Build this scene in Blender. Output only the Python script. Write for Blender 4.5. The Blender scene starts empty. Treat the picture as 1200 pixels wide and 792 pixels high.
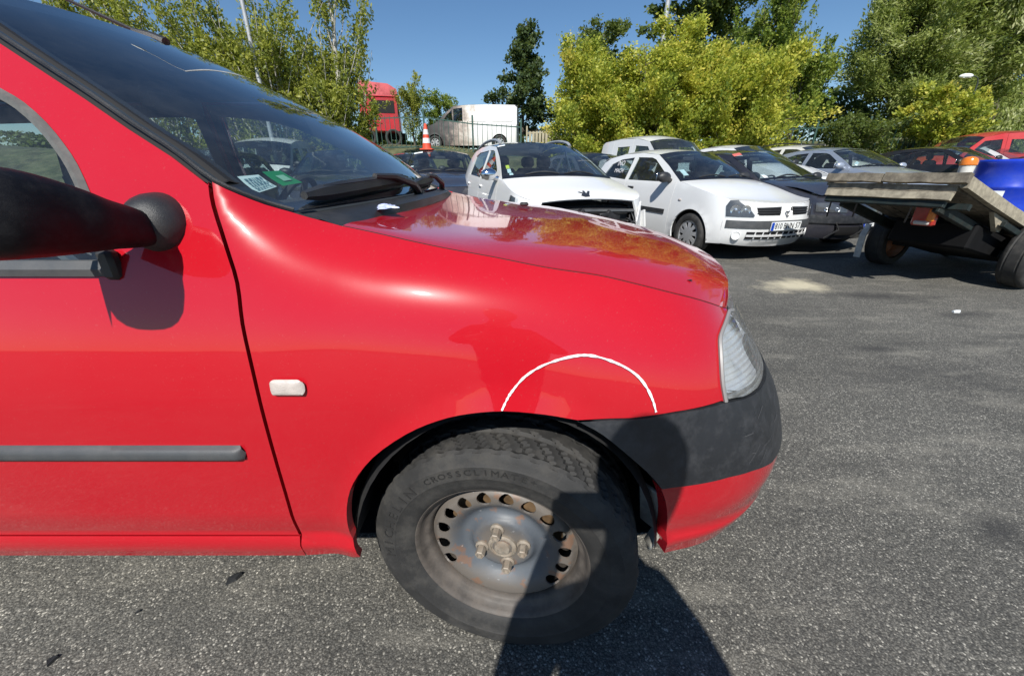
import bpy, math, random
from math import sin, cos, pi, radians, hypot, sqrt, atan2, asin
from mathutils import Vector, Matrix, Quaternion
from mathutils.geometry import delaunay_2d_cdt
import numpy as np

S = bpy.context.scene
COL = S.collection
random.seed(7)

# ---------------------------------------------------------------- camera
cam = bpy.data.cameras.new("camera")
cam.sensor_width = 36.0
cam.lens = 13.53
cam.clip_start = 0.01
cam.clip_end = 3000
camo = bpy.data.objects.new("camera", cam)
camo.location = (0, 0, 1.11)
camo.rotation_euler = (radians(90 - 23.0), 0, 0)
COL.objects.link(camo)
S.camera = camo

# ---------------------------------------------------------------- sky and sun
LIGHT = Vector((0.1286, 0.761, -0.790)).normalized()
ELEV = asin(-LIGHT.z)
world = bpy.data.worlds.new("World")
S.world = world
world.use_nodes = True
wn = world.node_tree
sky = wn.nodes.new("ShaderNodeTexSky")
sky.sky_type = 'NISHITA'
sky.sun_disc = False
sky.sun_elevation = ELEV
sky.sun_rotation = pi + atan2(LIGHT.x, LIGHT.y)
sky.altitude = 0
sky.air_density = 1.0
sky.dust_density = 0.1
sky.ozone_density = 3.5
bg = wn.nodes["Background"]
bg.inputs[1].default_value = 0.085
hs_ = wn.nodes.new("ShaderNodeHueSaturation"); hs_.inputs["Saturation"].default_value = 1.13; hs_.inputs["Value"].default_value = 1.0
wn.links.new(sky.outputs[0], hs_.inputs["Color"]); wn.links.new(hs_.outputs[0], bg.inputs[0])
sun = bpy.data.lights.new("sun", 'SUN')
sun.energy = 4.8
sun.angle = radians(0.53)
sun.color = (1.0, 0.965, 0.90)
suno = bpy.data.objects.new("sun", sun)
suno.rotation_euler = LIGHT.to_track_quat('-Z', 'Y').to_euler()
suno.location = (-3, -12, 14)
COL.objects.link(suno)
S.view_settings.view_transform = 'Standard'
S.view_settings.look = 'None'
S.view_settings.exposure = 0.33
S.view_settings.gamma = 1.0
S.view_settings.use_curve_mapping = False
S.cycles.max_bounces = 8
S.cycles.transparent_max_bounces = 24
S.cycles.caustics_reflective = False
S.cycles.caustics_refractive = False
S.cycles.sample_clamp_indirect = 6.0

# ---------------------------------------------------------------- small helpers
def lerp(a, b, t): return a + (b - a) * t
def sstep(t):
    t = min(1, max(0, t)); return t * t * (3 - 2 * t)

def herm(k, x):
    n = len(k)
    if x <= k[0][0]: return k[0][1]
    if x >= k[-1][0]: return k[-1][1]
    i = 0
    while x > k[i + 1][0]: i += 1
    x0, y0 = k[i]; x1, y1 = k[i + 1]
    h = x1 - x0; t = (x - x0) / h; s = (y1 - y0) / h
    s0 = s if i == 0 else (y1 - k[i - 1][1]) / (x1 - k[i - 1][0])
    s1 = s if i == n - 2 else (k[i + 2][1] - y0) / (k[i + 2][0] - x0)
    t2 = t * t; t3 = t2 * t
    return (2*t3 - 3*t2 + 1)*y0 + (t3 - 2*t2 + t)*h*s0 + (3*t2 - 2*t3)*y1 + (t3 - t2)*h*s1

def crom(pts, n=4, closed=False):
    """smooth polyline through points of any dimension"""
    P = [Vector(p) for p in pts]; m = len(P); out = []
    last = m if closed else m - 1
    for i in range(last):
        p1, p2 = P[i], P[(i + 1) % m]
        p0 = P[i - 1] if (closed or i > 0) else p1 + (p1 - p2)
        p3 = P[(i + 2) % m] if (closed or i + 2 < m) else p2 + (p2 - p1)
        for j in range(n):
            t = j / n
            out.append(0.5*((2*p1) + (p2 - p0)*t + (2*p0 - 5*p1 + 4*p2 - p3)*t*t + (3*p1 - p0 - 3*p2 + p3)*t*t*t))
    if not closed: out.append(P[-1])
    return [tuple(v) for v in out]

def tag(o, label=None, category=None, group=None, kind=None):
    if label: o["label"] = label
    if category: o["category"] = category
    if group: o["group"] = group
    if kind: o["kind"] = kind
    return o

def empty(name, loc=(0, 0, 0), rz=0.0, parent=None, rot=None):
    o = bpy.data.objects.new(name, None)
    o.empty_display_size = 0.1
    o.location = loc
    o.rotation_euler = rot if rot else (0, 0, rz)
    if parent: o.parent = parent
    COL.objects.link(o)
    return o

def link(name, me, mat=None, parent=None, inv=None):
    o = bpy.data.objects.new(name, me)
    if mat is not None:
        me.materials.clear()
        for m in (mat if isinstance(mat, (list, tuple)) else [mat]): me.materials.append(m)
    if parent:
        o.parent = parent
        if inv is not None: o.matrix_parent_inverse = inv
    COL.objects.link(o)
    return o

class MB:
    """collects simple shapes into one mesh"""
    def __init__(s): s.v = []; s.f = []; s.m = []; s.mi = 0
    def add(s, vs, fs):
        b = len(s.v); s.v += [tuple(v) for v in vs]
        s.f += [tuple(b + i for i in f) for f in fs]; s.m += [s.mi] * len(fs)
    def box(s, c, size, R=None, taper=1.0, bev=0.0):
        hx, hy, hz = size[0]/2, size[1]/2, size[2]/2
        c = Vector(c)
        if bev > 0:
            b = min(bev, hx*.95, hy*.95, hz*.95)
            vs = []; idx = {}
            for sx in (-1, 1):
                for sy in (-1, 1):
                    for sz in (-1, 1):
                        for ax in range(3):
                            p = [sx*(hx-b), sy*(hy-b), sz*(hz-b)]
                            p[ax] += (sx, sy, sz)[ax]*b
                            if sz > 0: p[0] *= taper; p[1] *= taper
                            idx[(sx, sy, sz, ax)] = len(vs); vs.append(Vector(p))
            fs = []
            I = lambda sx, sy, sz, ax: idx[(sx, sy, sz, ax)]
            for q in (-1, 1):
                fs.append([I(q,-1,-1,0), I(q,1,-1,0), I(q,1,1,0), I(q,-1,1,0)])
                fs.append([I(-1,q,-1,1), I(1,q,-1,1), I(1,q,1,1), I(-1,q,1,1)])
                fs.append([I(-1,-1,q,2), I(1,-1,q,2), I(1,1,q,2), I(-1,1,q,2)])
                for r in (-1, 1):
                    fs.append([I(q,r,-1,0), I(q,r,1,0), I(q,r,1,1), I(q,r,-1,1)])
                    fs.append([I(q,-1,r,0), I(q,1,r,0), I(q,1,r,2), I(q,-1,r,2)])
                    fs.append([I(-1,q,r,1), I(1,q,r,1), I(1,q,r,2), I(-1,q,r,2)])
                    for t in (-1, 1):
                        fs.append([I(q,r,t,0), I(q,r,t,1), I(q,r,t,2)])
            # orient
            ff = []
            for f in fs:
                n = (vs[f[1]]-vs[f[0]]).cross(vs[f[2]]-vs[f[0]])
                cc = sum((vs[i] for i in f), Vector())/len(f)
                ff.append(f if n.dot(cc) > 0 else f[::-1])
            fs = ff
        else:
            vs = [Vector((x*hx*(taper if z > 0 else 1), y*hy*(taper if z > 0 else 1), z*hz)) for z in (-1, 1) for y in (-1, 1) for x in (-1, 1)]
            fs = [(0,2,3,1),(4,5,7,6),(0,1,5,4),(2,6,7,3),(0,4,6,2),(1,3,7,5)]
        if R is not None: vs = [R @ v for v in vs]
        s.add([c + v for v in vs], fs)
    def tube(s, pts, rad, n=8, cap=True):
        P = [Vector(p) for p in pts]
        if not hasattr(rad, '__len__'): rad = [rad]*len(P)
        t0 = (P[1]-P[0]).normalized()
        u = t0.orthogonal().normalized()
        vs = []; fs = []
        for i, p in enumerate(P):
            t = (P[min(i+1, len(P)-1)] - P[max(i-1, 0)]).normalized()
            u = (u - t*u.dot(t))
            if u.length < 1e-6: u = t.orthogonal()
            u.normalize(); w = t.cross(u)
            for k in range(n):
                a = 2*pi*k/n
                vs.append(p + (u*cos(a) + w*sin(a))*rad[i])
        for i in range(len(P)-1):
            for k in range(n):
                a, b = i*n+k, i*n+(k+1) % n
                fs.append((a, b, b+n, a+n))
        if cap:
            fs.append(tuple(range(n))[::-1]); fs.append(tuple((len(P)-1)*n+k for k in range(n)))
        s.add(vs, fs)
    def lathe(s, prof, n=32, M=None, closed=False):
        """prof: (radius, axial) pairs, axis = local z of M"""
        vs = []; fs = []
        for k in range(n):
            a = 2*pi*k/n
            for r, z in prof:
                v = Vector((r*cos(a), r*sin(a), z))
                vs.append(M @ v if M is not None else v)
        m = len(prof)
        for k in range(n):
            k2 = (k+1) % n
            for i in range(m-1 if not closed else m):
                j = (i+1) % m
                fs.append((k*m+i, k2*m+i, k2*m+j, k*m+j))
        s.add(vs, fs)
    def grid(s, rows, closed=False):
        n = len(rows[0]); vs = [p for r in rows for p in r]; fs = []
        for i in range(len(rows)-1):
            for j in range(n-1 if not closed else n):
                k = (j+1) % n
                fs.append((i*n+j, i*n+k, (i+1)*n+k, (i+1)*n+j))
        s.add(vs, fs)
    def ell(s, c, r, n=10, m=7, R=None):
        rows = []
        for i in range(m+1):
            th = pi*i/m
            row = []
            for k in range(n):
                a = 2*pi*k/n
                v = Vector((r[0]*sin(th)*cos(a), r[1]*sin(th)*sin(a), -r[2]*cos(th)))
                if R is not None: v = R @ v
                row.append(Vector(c)+v)
            rows.append(row)
        s.grid(rows, closed=True)
    def build(s, name, mat, parent=None, smooth=40, inv=None, mesh_only=False):
        me = bpy.data.meshes.new(name)
        me.from_pydata([tuple(v) for v in s.v], [], s.f)
        if s.mi or any(s.m): me.polygons.foreach_set("material_index", s.m)
        if smooth:
            me.polygons.foreach_set("use_smooth", [True]*len(me.polygons))
            me.set_sharp_from_angle(angle=radians(smooth))
        me.update()
        if mesh_only:
            if mat is not None: me.materials.append(mat)
            return me
        return link(name, me, mat, parent, inv)

def rotm(ax, deg): return Matrix.Rotation(radians(deg), 3, ax)

def in_poly(x, y, poly):
    c = False; n = len(poly); j = n-1
    for i in range(n):
        xi, yi = poly[i]; xj, yj = poly[j]
        if (yi > y) != (yj > y) and x < (xj-xi)*(y-yi)/(yj-yi)+xi: c = not c
        j = i
    return c

def refine(poly, ds, closed=True):
    out = []; n = len(poly)
    for i in range(n if closed else n-1):
        a = poly[i]; b = poly[(i+1) % n]
        L = hypot(b[0]-a[0], b[1]-a[1]); k = max(1, int(math.ceil(L/ds)))
        for j in range(k): out.append((lerp(a[0], b[0], j/k), lerp(a[1], b[1], j/k)))
    if not closed: out.append(tuple(poly[-1]))
    return out

def dedupe(poly, eps=1e-4):
    out = []
    for p in poly:
        if not out or hypot(p[0]-out[-1][0], p[1]-out[-1][1]) > eps: out.append((p[0], p[1]))
    while len(out) > 1 and hypot(out[0][0]-out[-1][0], out[0][1]-out[-1][1]) < eps: out.pop()
    return out

def panel_mesh(name, outer, func, ds, ref, holes=(), depth=0.012, off=0.0):
    """a sheet cut to a 2-D outline and bent onto the surface func(u,v), its edges folded inwards"""
    outer = refine(dedupe(outer), ds); holes = [refine(dedupe(h), ds) for h in holes]
    loops = [outer]+holes
    pts = []; edges = []
    for L in loops:
        b = len(pts); pts += L
        edges += [(b+i, b+(i+1) % len(L)) for i in range(len(L))]
    x0 = min(p[0] for p in outer); x1 = max(p[0] for p in outer)
    y0 = min(p[1] for p in outer); y1 = max(p[1] for p in outer)
    B = np.array(pts)
    i = 0; y = y0+ds*.5
    while y < y1:
        x = x0+ds*(.5 if i % 2 else .25)
        while x < x1:
            d = ((B-(x, y))**2).sum(1).min()
            if d > (ds*.5)**2 and in_poly(x, y, outer) and not any(in_poly(x, y, h) for h in holes):
                pts.append((x, y))
            x += ds
        y += ds*.87; i += 1
    V, E, F, *_ = delaunay_2d_cdt([Vector(p) for p in pts], edges, [], 0, 1e-6)
    V = [(v.x, v.y) for v in V]
    T = []
    for f in F:
        cx = sum(V[k][0] for k in f)/3; cy = sum(V[k][1] for k in f)/3
        if in_poly(cx, cy, outer) and not any(in_poly(cx, cy, h) for h in holes): T.append(tuple(f))
    ref = Vector(ref); e = 2e-3
    co = []; no = []
    for (u, v) in V:
        p = Vector(func(u, v))
        n = (Vector(func(u+e, v))-Vector(func(u-e, v))).cross(Vector(func(u, v+e))-Vector(func(u, v-e)))
        if n.length < 1e-12: n = p-ref
        n.normalize()
        co.append(p); no.append(n)
    sgn = sum(1 if n.dot(p-ref) > 0 else -1 for p, n in zip(co, no))
    if sgn < 0: no = [-n for n in no]
    co = [p+n*off for p, n in zip(co, no)]
    faces = []
    for t in T:
        n = (co[t[1]]-co[t[0]]).cross(co[t[2]]-co[t[0]])
        faces.append(t if n.dot(no[t[0]]) >= 0 else t[::-1])
    nm = len(faces); lno = [no[k] for t in faces for k in t]
    if depth:
        from collections import Counter
        cnt = Counter()
        for t in faces:
            for a, b in ((t[0], t[1]), (t[1], t[2]), (t[2], t[0])): cnt[(a, b)] += 1
        bd = [(a, b) for (a, b) in cnt if (b, a) not in cnt]
        dup = {}
        for a, b in bd:
            for k in (a, b):
                if k not in dup:
                    dup[k] = (len(co), len(co)+1)
                    co.append(co[k].copy()); co.append(co[k]-no[k]*depth)
        for a, b in bd:
            f = (dup[b][0], dup[a][0], dup[a][1], dup[b][1])
            faces.append(f)
            n = (co[f[1]]-co[f[0]]).cross(co[f[3]]-co[f[0]])
            if n.length > 0: n.normalize()
            else: n = Vector((0, 0, 1))
            lno += [n]*4
    me = bpy.data.meshes.new(name)
    me.from_pydata([tuple(c) for c in co], [], faces)
    me.polygons.foreach_set("use_smooth", [True]*len(me.polygons))
    me.update()
    me.normals_split_custom_set([tuple(n) for n in lno])
    return me

def mirror_mesh(me, ymid, name=None):
    m = me.copy()
    n = len(m.vertices)
    co = np.empty(n*3); m.vertices.foreach_get("co", co); co = co.reshape(-1, 3)
    faces = [tuple(p.vertices)[::-1] for p in m.polygons]
    nor = [tuple(c.vector) for c in m.corner_normals]
    ln = []
    for p in m.polygons:
        for k in reversed(range(p.loop_total)):
            a = nor[p.loop_start+k]; ln.append((a[0], -a[1], a[2]))
    mi = [p.material_index for p in m.polygons]
    co[:, 1] = 2*ymid-co[:, 1]
    bpy.data.meshes.remove(m)
    m2 = bpy.data.meshes.new(name or me.name)
    m2.from_pydata([tuple(c) for c in co], [], faces)
    m2.polygons.foreach_set("use_smooth", [True]*len(m2.polygons))
    m2.polygons.foreach_set("material_index", mi)
    m2.update()
    m2.normals_split_custom_set(ln)
    return m2

FONT = None
def text_mesh(s, size, extrude=0.0, align='CENTER', spacing=1.0):
    cu = bpy.data.curves.new("lettering", 'FONT')
    cu.body = s; cu.size = size; cu.extrude = extrude; cu.resolution_u = 2
    cu.align_x = align; cu.align_y = 'CENTER'; cu.space_character = spacing
    o = bpy.data.objects.new("lettering", cu)
    COL.objects.link(o)
    dg = bpy.context.evaluated_depsgraph_get()
    me = bpy.data.meshes.new_from_object(o.evaluated_get(dg))
    COL.objects.unlink(o); bpy.data.objects.remove(o); bpy.data.curves.remove(cu)
    return me

# ---------------------------------------------------------------- materials
MATS = {}
def new_mat(name):
    m = bpy.data.materials.new(name); m.use_nodes = True
    nt = m.node_tree; nt.nodes.clear()
    out = nt.nodes.new("ShaderNodeOutputMaterial")
    return m, nt, out
def N(nt, t, **kw):
    n = nt.nodes.new(t)
    for k, v in kw.items():
        if k.startswith("_"): setattr(n, k[1:], v)
        else:
            k2 = k.replace("__", " ")
            n.inputs[int(k2[1:]) if k2[0] == 'i' and k2[1:].isdigit() else k2].default_value = v
    return n
def ramp(nt, fac, stops):
    r = nt.nodes.new("ShaderNodeValToRGB")
    el = r.color_ramp.elements
    while len(el) < len(stops): el.new(0.5)
    for e, (p, c) in zip(el, stops):
        e.position = p; e.color = (c, c, c, 1) if not hasattr(c, '__len__') else tuple(c)+(1,) if len(c) == 3 else c
    nt.links.new(fac, r.inputs[0])
    return r
def mixc(nt, fac, a, b, mode='MIX'):
    m = nt.nodes.new("ShaderNodeMix"); m.data_type = 'RGBA'; m.blend_type = mode
    for i, v in ((0, fac), (6, a), (7, b)):
        if hasattr(v, 'is_linked'): nt.links.new(v, m.inputs[i])
        elif i == 0: m.inputs[0].default_value = v
        else: m.inputs[i].default_value = tuple(v)+(1,) if len(v) == 3 else v
    return m.outputs[2]
def simple(name, col, rough=0.5, metal=0.0, coat=0.0, coat_rough=0.05, vary=0.12, scale=8.0, bump=0.0, bscale=200.0, dirt=None, spec=0.5, dirt_amt=0.5, dscale=6.0, emis=None):
    """principled surface with procedural colour variation, optional dirt and fine relief"""
    if name in MATS: return MATS[name]
    m, nt, out = new_mat(name)
    p = N(nt, "ShaderNodeBsdfPrincipled", Roughness=rough, Metallic=metal)
    p.inputs["Coat Weight"].default_value = coat
    p.inputs["Coat Roughness"].default_value = coat_rough
    p.inputs["Specular IOR Level"].default_value = spec
    tc = N(nt, "ShaderNodeTexCoord")
    nz = N(nt, "ShaderNodeTexNoise", Scale=scale, Detail=6.0, Roughness=0.6)
    nt.links.new(tc.outputs["Object"], nz.inputs["Vector"])
    lo = tuple(c*(1-vary) for c in col); hi = tuple(min(1, c*(1+vary)) for c in col)
    c = ramp(nt, nz.outputs["Fac"], [(0.3, lo), (0.7, hi)]).outputs[0]
    if dirt:
        n2 = N(nt, "ShaderNodeTexNoise", Scale=dscale, Detail=9.0, Roughness=0.72)
        nt.links.new(tc.outputs["Object"], n2.inputs["Vector"])
        f = ramp(nt, n2.outputs["Fac"], [(0.46, 0.0), (0.68, dirt_amt)]).outputs[0]
        c = mixc(nt, f, c, dirt)
        rr = nt.nodes.new("ShaderNodeMath"); rr.operation = 'MULTIPLY_ADD'
        nt.links.new(f, rr.inputs[0]); rr.inputs[1].default_value = 0.4; rr.inputs[2].default_value = rough
        nt.links.new(rr.outputs[0], p.inputs["Roughness"])
    nt.links.new(c, p.inputs["Base Color"])
    if bump:
        b = N(nt, "ShaderNodeTexNoise", Scale=bscale, Detail=3.0)
        nt.links.new(tc.outputs["Object"], b.inputs["Vector"])
        bn = N(nt, "ShaderNodeBump", Strength=bump, Distance=0.002)
        nt.links.new(b.outputs["Fac"], bn.inputs["Height"])
        nt.links.new(bn.outputs[0], p.inputs["Normal"])
    if emis:
        p.inputs["Emission Color"].default_value = tuple(emis)+(1,); p.inputs["Emission Strength"].default_value = 1
    nt.links.new(p.outputs[0], out.inputs[0])
    MATS[name] = m
    return m

def paint(name, col, rough=0.4, coat_rough=0.03, dust=0.12, metal=0.0, scratch=0.0):
    """clear-coated car paint with fine dust and faint swirl relief"""
    if name in MATS: return MATS[name]
    m, nt, out = new_mat(name)
    p = N(nt, "ShaderNodeBsdfPrincipled", Roughness=rough, Metallic=metal)
    p.inputs["Coat Weight"].default_value = 1.0
    p.inputs["Coat IOR"].default_value = 1.5
    p.inputs["Specular IOR Level"].default_value = 0.09
    tc = N(nt, "ShaderNodeTexCoord")
    n1 = N(nt, "ShaderNodeTexNoise", Scale=2.3, Detail=8.0, Roughness=0.7)
    nt.links.new(tc.outputs["Object"], n1.inputs["Vector"])
    n2 = N(nt, "ShaderNodeTexNoise", Scale=260.0, Detail=2.0)
    nt.links.new(tc.outputs["Object"], n2.inputs["Vector"])
    f1 = ramp(nt, n1.outputs["Fac"], [(0.35, dust*.25), (0.75, dust)]).outputs[0]
    sp = ramp(nt, n2.outputs["Fac"], [(0.66, 0.0), (0.74, dust*2.2)]).outputs[0]
    ad = nt.nodes.new("ShaderNodeMath"); ad.operation = 'ADD'; ad.use_clamp = True
    nt.links.new(f1, ad.inputs[0]); nt.links.new(sp, ad.inputs[1])
    c = mixc(nt, ad.outputs[0], col, (0.42, 0.38, 0.33))
    nt.links.new(c, p.inputs["Base Color"])
    cr = nt.nodes.new("ShaderNodeMath"); cr.operation = 'MULTIPLY_ADD'
    nt.links.new(n1.outputs["Fac"], cr.inputs[0]); cr.inputs[1].default_value = 0.025; cr.inputs[2].default_value = coat_rough
    nt.links.new(cr.outputs[0], p.inputs["Coat Roughness"])
    if scratch:
        n3 = N(nt, "ShaderNodeTexNoise", Scale=900.0, Detail=1.0)
        nt.links.new(tc.outputs["Object"], n3.inputs["Vector"])
        bn = N(nt, "ShaderNodeBump", Strength=scratch, Distance=0.0006)
        nt.links.new(n3.outputs["Fac"], bn.inputs["Height"])
        nt.links.new(bn.outputs[0], p.inputs["Normal"])
        n4 = N(nt, "ShaderNodeTexNoise", Scale=3.5, Detail=2.0)
        nt.links.new(tc.outputs["Object"], n4.inputs["Vector"])
        b2 = N(nt, "ShaderNodeBump", Strength=0.06, Distance=0.01)
        nt.links.new(n4.outputs["Fac"], b2.inputs["Height"])
        nt.links.new(b2.outputs[0], p.inputs["Coat Normal"])
    nt.links.new(p.outputs[0], out.inputs[0])
    MATS[name] = m
    return m

def glass(name, tint=(0.75, 0.82, 0.80), rough=0.0, dust=0.03, ior=1.5, gain=1.0):
    """thin pane: see-through with Fresnel reflection and a little dust"""
    if name in MATS: return MATS[name]
    m, nt, out = new_mat(name)
    tr = N(nt, "ShaderNodeBsdfTransparent"); tr.inputs[0].default_value = tuple(tint)+(1,)
    gl = N(nt, "ShaderNodeBsdfGlossy", Roughness=rough)
    df = N(nt, "ShaderNodeBsdfDiffuse"); df.inputs[0].default_value = (0.55, 0.56, 0.55, 1)
    lw = N(nt, "ShaderNodeLayerWeight", Blend=0.5)          # facing = 1-|cos|, the same from either side of the pane
    pw = nt.nodes.new("ShaderNodeMath"); pw.operation = 'POWER'; pw.inputs[1].default_value = 4.6
    nt.links.new(lw.outputs["Facing"], pw.inputs[0])
    mu = nt.nodes.new("ShaderNodeMath"); mu.operation = 'MULTIPLY_ADD'; mu.use_clamp = True
    mu.inputs[1].default_value = 0.93*gain; mu.inputs[2].default_value = 0.075*gain
    nt.links.new(pw.outputs[0], mu.inputs[0])
    m1 = nt.nodes.new("ShaderNodeMixShader"); m2 = nt.nodes.new("ShaderNodeMixShader")
    tc = N(nt, "ShaderNodeTexCoord")
    nz = N(nt, "ShaderNodeTexNoise", Scale=7.0, Detail=9.0, Roughness=0.75)
    nt.links.new(tc.outputs["Object"], nz.inputs["Vector"])
    r = ramp(nt, nz.outputs["Fac"], [(0.4, dust*.4), (0.72, dust*2)])
    nt.links.new(r.outputs[0], m1.inputs[0])
    nt.links.new(tr.outputs[0], m1.inputs[1]); nt.links.new(df.outputs[0], m1.inputs[2])
    nt.links.new(mu.outputs[0], m2.inputs[0])
    nt.links.new(m1.outputs[0], m2.inputs[1]); nt.links.new(gl.outputs[0], m2.inputs[2])
    nt.links.new(m2.outputs[0], out.inputs[0])
    MATS[name] = m
    return m

M_BLACK = simple("black_void", (0.006, 0.006, 0.007), 0.8)
M_PLAST = simple("textured_black_plastic", (0.022, 0.023, 0.025), 0.42, vary=0.2, bump=0.35, bscale=900, dirt=(0.12, 0.11, 0.10), dirt_amt=0.25)
M_TRIM = simple("grey_trim_plastic", (0.062, 0.066, 0.07), 0.48, vary=0.18, bump=0.25, bscale=700, dirt=(0.16, 0.15, 0.14), dirt_amt=0.3)
M_RUBBER = simple("tyre_rubber", (0.024, 0.0235, 0.023), 0.72, vary=0.3, scale=14, bump=0.25, bscale=300, dirt=(0.10, 0.092, 0.08), dirt_amt=0.42, dscale=13)
M_SEAL = simple("weathered_rubber_seal", (0.10, 0.10, 0.095), 0.6, vary=0.3, scale=30, dirt=(0.22, 0.2, 0.18), dirt_amt=0.4, dscale=20)
M_GLASS = glass("window_glass", (0.72, 0.80, 0.80), gain=1.0)
M_SCREEN = glass("windscreen_glass", (0.80, 0.88, 0.88), dust=0.028, gain=1.35)
M_CHROME = simple("chrome", (0.75, 0.76, 0.78), 0.12, metal=1.0, vary=0.05)
M_LENS = glass("lamp_lens", (0.93, 0.95, 0.96), dust=0.02, gain=1.0)
M_REFL = simple("lamp_reflector", (0.78, 0.79, 0.80), 0.22, metal=0.9, vary=0.08)
M_CABIN = simple("cabin_trim", (0.035, 0.036, 0.04), 0.75, vary=0.2)
M_SEATF = simple("seat_fabric", (0.05, 0.052, 0.058), 0.9, vary=0.3, scale=60)
M_HUBCAP = simple("silver_wheel_cover", (0.55, 0.56, 0.57), 0.34, metal=0.55, vary=0.1, dirt=(0.2, 0.17, 0.14), dirt_amt=0.3)
M_WHITE = simple("white_label", (0.78, 0.80, 0.80), 0.5, vary=0.05)
M_DARKTXT = simple("black_print", (0.015, 0.015, 0.018), 0.5)
# ---------------------------------------------------------------- asphalt yard and the bank behind it
def asphalt():
    m, nt, out = new_mat("asphalt")
    p = N(nt, "ShaderNodeBsdfPrincipled", Roughness=0.88)
    p.inputs["Specular IOR Level"].default_value = 0.35
    tc = N(nt, "ShaderNodeTexCoord"); V = tc.outputs["Object"]
    def vor(scale, feat='F1'):
        v = N(nt, "ShaderNodeTexVoronoi", Scale=scale); v.feature = feat
        nt.links.new(V, v.inputs["Vector"]); return v
    def noi(scale, detail=6.0, rough=0.6, vec=None):
        n = N(nt, "ShaderNodeTexNoise", Scale=scale, Detail=detail, Roughness=rough)
        nt.links.new(vec or V, n.inputs["Vector"]); return n
    # stones of two sizes, each with its own grey
    wob = noi(60.0, 2.0)
    dv = nt.nodes.new("ShaderNodeVectorMath"); dv.operation = 'MULTIPLY_ADD'
    nt.links.new(wob.outputs["Color"], dv.inputs[0]); dv.inputs[1].default_value = (0.008,)*3
    nt.links.new(V, dv.inputs[2])
    v1 = N(nt, "ShaderNodeTexVoronoi", Scale=210.0); nt.links.new(dv.outputs[0], v1.inputs["Vector"])
    v2 = N(nt, "ShaderNodeTexVoronoi", Scale=125.0); nt.links.new(dv.outputs[0], v2.inputs["Vector"])
    s1 = nt.nodes.new("ShaderNodeSeparateColor"); nt.links.new(v1.outputs["Color"], s1.inputs[0])
    s2 = nt.nodes.new("ShaderNodeSeparateColor"); nt.links.new(v2.outputs["Color"], s2.inputs[0])
    c1 = ramp(nt, s1.outputs[0], [(0.0, (0.055, 0.055, 0.053)), (0.55, (0.090, 0.088, 0.082)), (0.90, (0.135, 0.131, 0.120)), (0.992, (0.30, 0.29, 0.265))]).outputs[0]
    c2 = ramp(nt, s2.outputs[0], [(0.0, (0.06, 0.06, 0.058)), (0.7, (0.10, 0.098, 0.09)), (0.94, (0.19, 0.183, 0.165)), (1.0, (0.50, 0.48, 0.43))]).outputs[0]
    pick = ramp(nt, s2.outputs[1], [(0.78, 0.0), (0.80, 1.0)]).outputs[0]
    edge = ramp(nt, v2.outputs["Distance"], [(0.28, 1.0), (0.42, 0.0)]).outputs[0]
    pm = nt.nodes.new("ShaderNodeMath"); pm.operation = 'MULTIPLY'
    nt.links.new(pick, pm.inputs[0]); nt.links.new(edge, pm.inputs[1])
    stones = mixc(nt, pm.outputs[0], c1, c2)
    binder = ramp(nt, v1.outputs["Distance"], [(0.35, 1.0), (0.65, 0.52)]).outputs[0]
    base = mixc(nt, 1.0, stones, binder, 'MULTIPLY')
    # slow tone changes, worn lighter areas, oily dark stains
    w = ramp(nt, noi(0.55, 7.0, 0.62).outputs["Fac"], [(0.3, 0.78), (0.7, 1.22)]).outputs[0]
    base = mixc(nt, 1.0, base, w, 'MULTIPLY')
    mp = N(nt, "ShaderNodeMapping"); mp.inputs["Scale"].default_value = (0.7, 2.2, 1); mp.inputs["Rotation"].default_value = (0, 0, radians(-14))
    nt.links.new(V, mp.inputs["Vector"])
    st = ramp(nt, noi(1.15, 5.0, 0.55, mp.outputs[0]).outputs["Fac"], [(0.56, 0.0), (0.70, 0.60)]).outputs[0]
    base = mixc(nt, st, base, (0.030, 0.030, 0.030))
    # pale dust swept into streaks
    ds = ramp(nt, noi(2.1, 8.0, 0.7, mp.outputs[0]).outputs["Fac"], [(0.52, 0.0), (0.80, 0.35)]).outputs[0]
    base = mixc(nt, ds, base, (0.30, 0.285, 0.25))
    pt = ramp(nt, noi(2.6, 4.0, 0.5).outputs["Fac"], [(0.60, 0.0), (0.72, 0.42)]).outputs[0]
    base = mixc(nt, pt, base, (0.040, 0.040, 0.039))
    # the sandy spill and two oil patches at their own places
    def blot(cx, cy, rx, ry, rot, col, amt, lo=0.75):
        nonlocal base
        mm = N(nt, "ShaderNodeMapping"); mm.vector_type = 'TEXTURE'
        mm.inputs["Location"].default_value = (cx, cy, 0); mm.inputs["Rotation"].default_value = (0, 0, radians(rot)); mm.inputs["Scale"].default_value = (rx, ry, 1)
        nt.links.new(V, mm.inputs["Vector"])
        ln = nt.nodes.new("ShaderNodeVectorMath"); ln.operation = 'LENGTH'
        nt.links.new(mm.outputs[0], ln.inputs[0])
        nn = noi(3.3, 7.0, 0.7)
        ad = nt.nodes.new("ShaderNodeMath"); ad.operation = 'MULTIPLY_ADD'
        nt.links.new(nn.outputs["Fac"], ad.inputs[0]); ad.inputs[1].default_value = 2.2; nt.links.new(ln.outputs["Value"], ad.inputs[2])
        sc = nt.nodes.new("ShaderNodeMath"); sc.operation = 'MULTIPLY'; nt.links.new(ad.outputs[0], sc.inputs[0]); sc.inputs[1].default_value = .4
        f = ramp(nt, sc.outputs[0], [(.48, amt), (.84, 0.0)]).outputs[0]
        base = mixc(nt, f, base, col)
    blot(*SAND, (0.36, 0.33, 0.25), 0.9)
    for b in OIL: blot(*b, (0.024, 0.024, 0.025), 0.75)
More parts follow.
